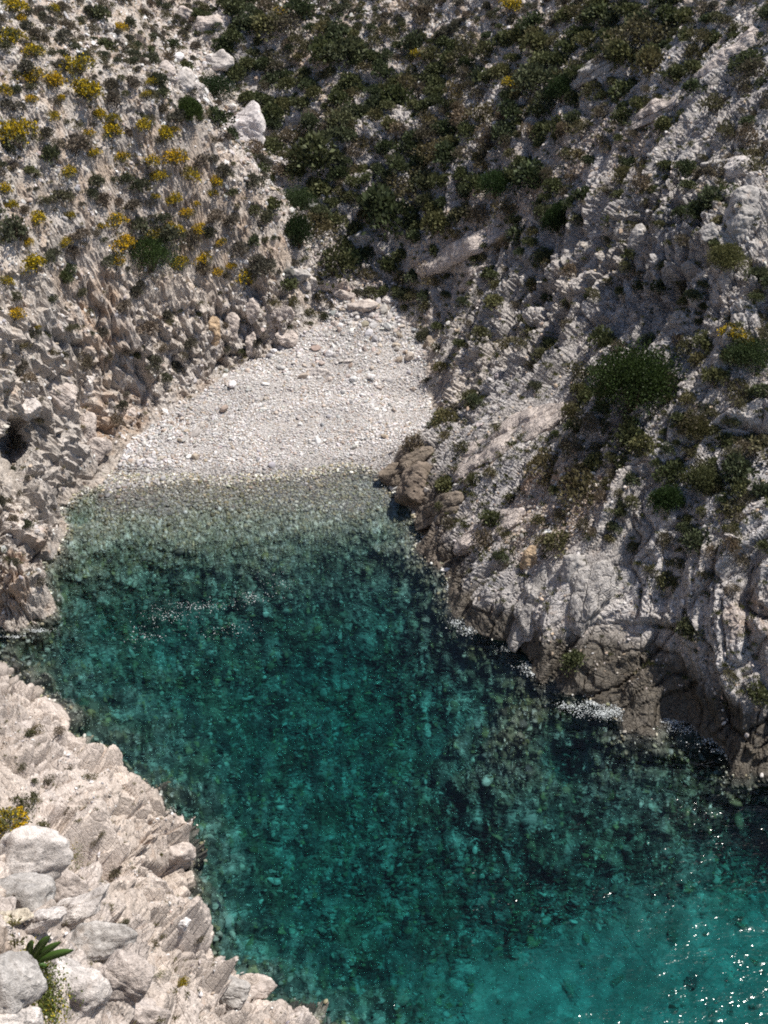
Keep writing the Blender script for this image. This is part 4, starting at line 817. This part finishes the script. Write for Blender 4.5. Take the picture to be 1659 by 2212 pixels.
TN = {'green_shrub': ['mid green shrub', 'dark green shrub', 'fresh green shrub', 'dull green shrub'], 'olive_shrub': ['olive shrub', 'dull olive shrub', 'brownish olive shrub'], 'grey_shrub': ['grey shrub', 'greenish grey shrub', 'pale grey shrub']}
count = {k: 0 for k in ADJ}
def add_shrub(kn, loc, nor, rad, u, v, rpx):
    vi = random.randrange(len(PROTO[kn])); o = put_plant(kn, PROTO[kn][vi] if rpx > 9 else PROTO[kn][vi][:1], (MAT_LEAF, MAT_BARK), loc, nor, rad, random.uniform(1.0, 1.35))
    tag(o, uniq(sizew(rpx) + ' ' + TN[kn][vi % len(TN[kn])], u, v), 'shrub', ADJ[kn][1]); count[kn] += 1
for kn, u, v, rpx in allp:
    q = placed(u, v, rpx)
    if q is None: continue
    TAKEN.append((q[0][0], q[0][1], q[2])); add_shrub(kn, q[0], q[1], q[2] * (1.85 if kn == 'grey_shrub' else 1.6), u, v, rpx)
# the rest of the scrub, thrown over the slopes
fb = fbm(P32, 5.0, 123, 3)
wts = (zt > 1.5) * (m_beach < .3) * (NT[:, 2] > .3) * facing * (1 - m_slab) * (1 - .7 * m_soil) * (1 - .8 * m_gul) * (m_scrub * (1.2 + 1.0 * fb) + .85 * m_right * (1 - m_scrub) * (1 - m_fore) * sstep(-.3, .3, fb) + .45 * (1 - m_right) * (1 - m_fore) * (1 - .7 * m_lc))
wts = np.clip(wts * (1 - .55 * m_crag) * (1 - m_right * (1 - m_scrub) * .85 * sstep(11, 4, zt)), 0, None)
idx, pp, nn_ = pick(wts, 5200)
TK = [np.array(t) for t in TAKEN]; cells = {}
def near(x, y, r):
    cx, cy = int(x // 2), int(y // 2)
    for a in range(cx - 1, cx + 2):
        for b in range(cy - 1, cy + 2):
            for (x2, y2, q2) in cells.get((a, b), ()):
                if (x - x2) ** 2 + (y - y2) ** 2 < ((r + q2) * .58) ** 2: return True
    return False
def put_cell(x, y, r): cells.setdefault((int(x // 2), int(y // 2)), []).append((x, y, r))
for t in TAKEN: put_cell(*t)
cand = []
for j in range(len(idx)):
    x, y, z = pp[j]; i0 = idx[j]; sc_ = float(m_scrub[i0]); rt = float(m_right[i0])
    r = float(np.exp(np.random.default_rng(j).normal() * .33)) * (.92 if sc_ > .4 else .56 if rt > .5 else .38)
    if near(x, y, r): continue
    put_cell(x, y, r); cand.append((r, j, i0, sc_, rt))
cand.sort(key=lambda c: -c[0])
stuff = []
for r, j, i0, sc_, rt in cand:
    rn = random.random(); kn = ('green_shrub' if rn < .62 else 'olive_shrub') if sc_ > .3 else ('olive_shrub' if rn < .6 else 'green_shrub') if rt > .5 else ('grey_shrub' if rn < .7 else 'olive_shrub')
    u, v, dp = (float(q) for q in proj(pp[j])); rpx = r * F / dp
    vis = -10 < u < 1669 and -10 < v < 2222
    if vis and count[kn] < 270:
        add_shrub(kn, pp[j], nn_[j], r * 1.35, u, v, rpx)
    else: stuff.append((kn, pp[j], r * 1.35))
print('shrubs', count, 'rest', len(stuff), 'gorse', len(L))
# small plants too many to count: one mass
Vs = []; Ts = []
for kn, p, r in stuff:
    me = PROTO[kn][random.randrange(len(PROTO[kn]))][0]; k = len(me.vertices)
    co = np.empty(k * 3, np.float32); me.vertices.foreach_get('co', co); tn = np.empty(k * 4, np.float32); me.attributes['tone'].data.foreach_get('color', tn)
    Vs.append(co.reshape(-1, 3) * r + p.astype(np.float32)); Ts.append(tn.reshape(-1, 4)[:, :3])
# dry tufts and herbs
TUFT = []
for kk in range(5):
    r_ = np.random.default_rng(60 + kk); P_ = r_.normal(size=(36, 3)) * [.35, .35, .06]; D_ = np.c_[r_.normal(size=(36, 2)) * .5, np.ones(36)]
    TUFT.append(leaves_mesh('tuft', P_, D_ / np.linalg.norm(D_, axis=1, keepdims=True), .9, tone_leaf(r_, 36, (.2, .17, .09), .3), r_, .25, .14))
for wt_, cnt_, szz, tc in (((zt > 1) * (m_beach < .3) * facing * (1 - m_right) * (1 - m_fore) * (1 - .6 * m_lc) * (NT[:, 2] > .4), 2600, .16, (1.0, 1.0, .9)),
                      ((zt > 1.5) * (m_beach < .3) * facing * m_right * (NT[:, 2] > .4), 4200, .18, (.55, .68, .45)), ((zt > 2) * facing * m_fore * (NT[:, 2] > .4), 900, .08, (.8, .85, .6))):
    idx, pp, nn_ = pick(wt_ * (.3 + sstep(0, .3, fb)), cnt_)
    for j in range(cnt_):
        me = TUFT[j % 5]; k = len(me.vertices); co = np.empty(k * 3, np.float32); me.vertices.foreach_get('co', co); tn = np.empty(k * 4, np.float32); me.attributes['tone'].data.foreach_get('color', tn)
        Vs.append(co.reshape(-1, 3) * szz * random.uniform(.6, 1.6) + pp[j].astype(np.float32)); Ts.append(tn.reshape(-1, 4)[:, :3] * np.array(tc) * random.uniform(.7, 1.3))
Va = np.concatenate(Vs); me = np_mesh('ground_cover', Va, np.arange(len(Va)).reshape(-1, 4)); add_attr(me, 'tone', np.concatenate(Ts)); o = link('ground_cover', me, MAT_LEAF); tag(o, kind='stuff')
# yellow-green herbs between the near boulders
Vs = []; Ts = []
r_ = np.random.default_rng(77)
hp = [(64 + 40 * t + r_.normal() * 8, 2085 + 120 * t + r_.normal() * 8) for t in np.linspace(0, 1, 110)] + [(340 + r_.normal() * 18, 2105 + r_.normal() * 5) for _ in range(16)] + [(160 + r_.normal() * 4, 1850 + 20 * r_.normal()) for _ in range(10)]
for u, v in hp:
    hh = hit(u, v)
    if hh is None: continue
    P_ = r_.normal(size=(60, 3)) * [.08, .08, .03] + [0, 0, .03]; D_ = np.c_[r_.normal(size=(60, 2)) * .7, np.ones(60)]; D_ /= np.linalg.norm(D_, axis=1, keepdims=True)
    me = leaves_mesh('h', P_, D_, .022, tone_leaf(r_, 60, (.09, .12, .03) if r_.random() < .9 else (.3, .27, .03), .3), r_, .5, .5)
    k = len(me.vertices); co = np.empty(k * 3, np.float32); me.vertices.foreach_get('co', co); tn = np.empty(k * 4, np.float32); me.attributes['tone'].data.foreach_get('color', tn)
    Vs.append(co.reshape(-1, 3) * (1 if v > 2040 else 2.2) + hh[0].astype(np.float32)); Ts.append(tn.reshape(-1, 4)[:, :3])
Va = np.concatenate(Vs); me = np_mesh('herbs', Va, np.arange(len(Va)).reshape(-1, 4)); add_attr(me, 'tone', np.concatenate(Ts)); o = link('herbs', me, MAT_LEAF); tag(o, kind='stuff')
# sea squill with broad strap leaves near the corner
MS = NT_('strap_leaf'); ps = MS.n('BsdfPrincipled'); MS.l(MS.mix(MS.noise(6, 3), (.03, .07, .012), (.07, .13, .025)), ps.inputs['Base Color']); ps.inputs['Roughness'].default_value = .4; MS.l(ps.outputs[0], MS.out.inputs[0])
hh = hit(70, 2084)
if hh is not None:
    loc, nor, dp = hh; px = dp / F * 1.25; loc = loc + np.array([0, -.05, .1]); sq = bpy.data.objects.new('sea_squill', None); COL.objects.link(sq); sq.location = Vector(loc) - Vector((0, 0, .03))
    for (du, dv, wl) in ((50, -72, 7), (84, -30, 7), (-34, -10, 6), (34, 20, 6), (66, -54, 6), (10, 26, 6), (18, -60, 6)):
        tip = np.array([du * px, -.05 * dv * px, -dv * px * .95 + 16 * px]); side = np.cross(tip, [0, -1, .8]); side = side / np.linalg.norm(side) * wl * px
        V = []; ns = 9
        for s_ in range(ns + 1):
            t = s_ / ns; c_ = tip * t + np.array([0, -6, 20]) * px * 4 * t * (1 - t) * .5; wd = (.55 + .9 * t) * (1 - t ** 5) + .02; th = .12
            for q, zo in ((-1, .25), (0, 0), (1, .25), (0, -.12)): V.append(c_ + side * q * wd + np.array([0, -.6, .8]) * zo * wl * px * wd)
        Fc = [];
        for s_ in range(ns):
            for j in range(4): a0 = s_ * 4 + j; a1 = s_ * 4 + (j + 1) % 4; Fc.append((a0, a1, a1 + 4, a0 + 4))
        link('leaf', np_mesh('leaf', np.array(V), np.array(Fc), True), MS.m, sq)
    tag(sq, 'glossy green strap-leaved plant between boulders in the bottom left corner', 'plant')

# ------------------------------------------------------------------ the sea: closed body with a rippled surface
def water_mat():
    M = NT_('clear_sea_water'); pos = M.n('NewGeometry').outputs['Position']
    mp = M.n('Mapping'); mp.inputs['Scale'].default_value = (1.0, 1.7, 1.0); mp.inputs['Rotation'].default_value = (0, 0, R(12)); M.l(pos, mp.inputs[0]); v = mp.outputs[0]
    h = M.math('MULTIPLY', M.noise(.45, 2, .5, v), .11)
    h = M.math('ADD', h, M.math('MULTIPLY', M.noise(1.7, 2, .5, v, dist=.4), .045))
    wp_ = M.ramp(M.noise(.16, 2, .5, pos), [(.42, .4), (.62, 2.6)])
    h = M.math('ADD', h, M.math('MULTIPLY', M.math('MULTIPLY', M.noise(5.0, 1, .5, v, dist=.3), .010), wp_))
    b = M.n('Bump'); b.inputs['Strength'].default_value = 1.0; b.inputs['Distance'].default_value = 1.0; M.l(h, b.inputs['Height'])
    h2 = M.math('ADD', M.math('MULTIPLY', M.noise(.6, 1, .5, v, dist=1.2), .36), M.math('MULTIPLY', M.noise(1.9, 1, .4, v, dist=1.0), .22)); b2 = M.n('Bump'); b2.inputs['Strength'].default_value = 1.0; b2.inputs['Distance'].default_value = 1.0; M.l(h2, b2.inputs['Height'])
    fr = M.n('Fresnel'); fr.inputs['IOR'].default_value = 1.33; M.l(b.outputs[0], fr.inputs['Normal'])
    tr = M.n('BsdfTransparent'); gl = M.n('BsdfGlossy'); gl.inputs['Roughness'].default_value = .12; M.l(b.outputs[0], gl.inputs['Normal'])
    rf = M.n('BsdfRefraction'); rf.inputs['IOR'].default_value = 1.07; rf.inputs['Roughness'].default_value = 0.0; M.l(b2.outputs[0], rf.inputs['Normal'])
    tm = M.n('MixShader'); tm.inputs[0].default_value = .45; M.l(tr.outputs[0], tm.inputs[1]); M.l(rf.outputs[0], tm.inputs[2])
    x = M.n('MixShader'); M.l(fr.outputs[0], x.inputs[0]); M.l(tm.outputs[0], x.inputs[1]); M.l(gl.outputs[0], x.inputs[2]); M.l(x.outputs[0], M.out.inputs['Surface'])
    va = M.n('VolumeAbsorption'); va.inputs['Color'].default_value = (.27, .834, .842, 1); va.inputs['Density'].default_value = .345; M.l(va.outputs[0], M.out.inputs['Volume'])
    return M.m
x0, x1, y0, y1 = -60., 70., -14., 90.; nxw, nyw = 260, 208
wx, wy = np.meshgrid(np.linspace(x0, x1, nxw), np.linspace(y0, y1, nyw)); wp = np.stack([wx.ravel(), wy.ravel(), np.zeros(wx.size)], 1)
wz = .05 * fbm(wp, 5.0, 401, 2) * np.where((wx.ravel() == x0) | (wx.ravel() == x1) | (wy.ravel() == y0) | (wy.ravel() == y1), 0, 1)
wp[:, 2] = wz; nW = len(wp); gi = np.arange(nW).reshape(nyw, nxw)
top = np.stack([gi[:-1, :-1], gi[:-1, 1:], gi[1:, 1:], gi[1:, :-1]], -1).reshape(-1, 4)
ring = np.r_[gi[0, :], gi[1:, -1], gi[-1, -2::-1], gi[-2:0:-1, 0]]; low = np.arange(nW, nW + len(ring)); wlow = wp[ring].copy(); wlow[:, 2] = -14
sides = np.stack([ring, low, np.roll(low, -1), np.roll(ring, -1)], 1)
cen = nW + len(ring); wall = np.r_[wp, wlow, [[5, 40, -14]]]
me = bpy.data.meshes.new('sea'); me.from_pydata(wall.tolist(), [], [tuple(f) for f in top.tolist()] + [tuple(f) for f in sides.tolist()] + [(int(a), cen, int(b)) for a, b in zip(low, np.roll(low, -1))])
me.polygons.foreach_set('use_smooth', [True] * len(top) + [False] * (len(me.polygons) - len(top)))
me.update(); sea = link('sea', me, water_mat()); tag(sea, kind='structure')

# foam where swell meets the rocks, and white flakes standing in for sky glitter
MF = NT_('foam_and_glitter'); pf = MF.n('BsdfPrincipled'); pf.inputs['Base Color'].default_value = (.6, .63, .63, 1); pf.inputs['Roughness'].default_value = .6; MF.l(pf.outputs[0], MF.out.inputs[0])
FO = [(1290,1518,26,8,150),(1310,1540,40,14,240),(1345,1530,30,12,90),(1260,1535,40,14,90),(1230,1525,34,8,80),(1455,1555,26,12,170),(1475,1575,40,10,90),(1540,1600,36,10,80),(1560,1620,30,8,50),(1010,1360,34,14,90),(985,1345,16,8,50),(1140,1440,30,12,70),(1150,1455,30,8,40),(970,1265,8,18,40),(85,1362,26,5,70),(30,1375,30,4,40),(10,1350,16,10,30),(1090,1400,20,8,20),(1600,1640,30,6,30),(850,1045,30,18,60),
      (430,1308,90,12,70),(360,1330,60,16,50),(540,1290,50,14,36),(310,1370,50,20,30),(600,1260,50,30,20),(480,1360,80,20,30)]  # streak on open water: sky glitter put in as white flakes
Vf = []
for u, v, a, b, k in FO:
    for _ in range(int(k * 2.2)):
        c_ = at_z(np.array(u + random.gauss(0, a * .5)), np.array(v + random.gauss(0, b * .5)), .06); s_ = abs(random.gauss(.002, .009)) + .004; an = random.uniform(0, 6.3); m7 = random.choice((4, 5, 6))
        Vf.append([(c_[0] + s_ * 1.6 * math.cos(an + j * 6.283 / 6) * random.uniform(.5, 1.2), c_[1] + s_ * math.sin(an + j * 6.283 / 6) * random.uniform(.5, 1.2), c_[2] + random.uniform(0, .02)) for j in range(6)])
Vf = np.array(Vf); nf_ = len(Vf); top_ = np.concatenate([Vf, Vf - [0, 0, .03]], 1).reshape(-1, 3)
FF = []
for i in range(nf_):
    b0 = i * 12
    FF += [(b0, b0 + 1, b0 + 2, b0 + 3), (b0, b0 + 3, b0 + 4, b0 + 5)] + [(b0 + j, b0 + 6 + j, b0 + 6 + (j + 1) % 6, b0 + (j + 1) % 6) for j in range(6)]
o = link('foam_and_glitter', np_mesh('foam_and_glitter', top_, np.array(FF), True), MF.m); tag(o, kind='stuff')
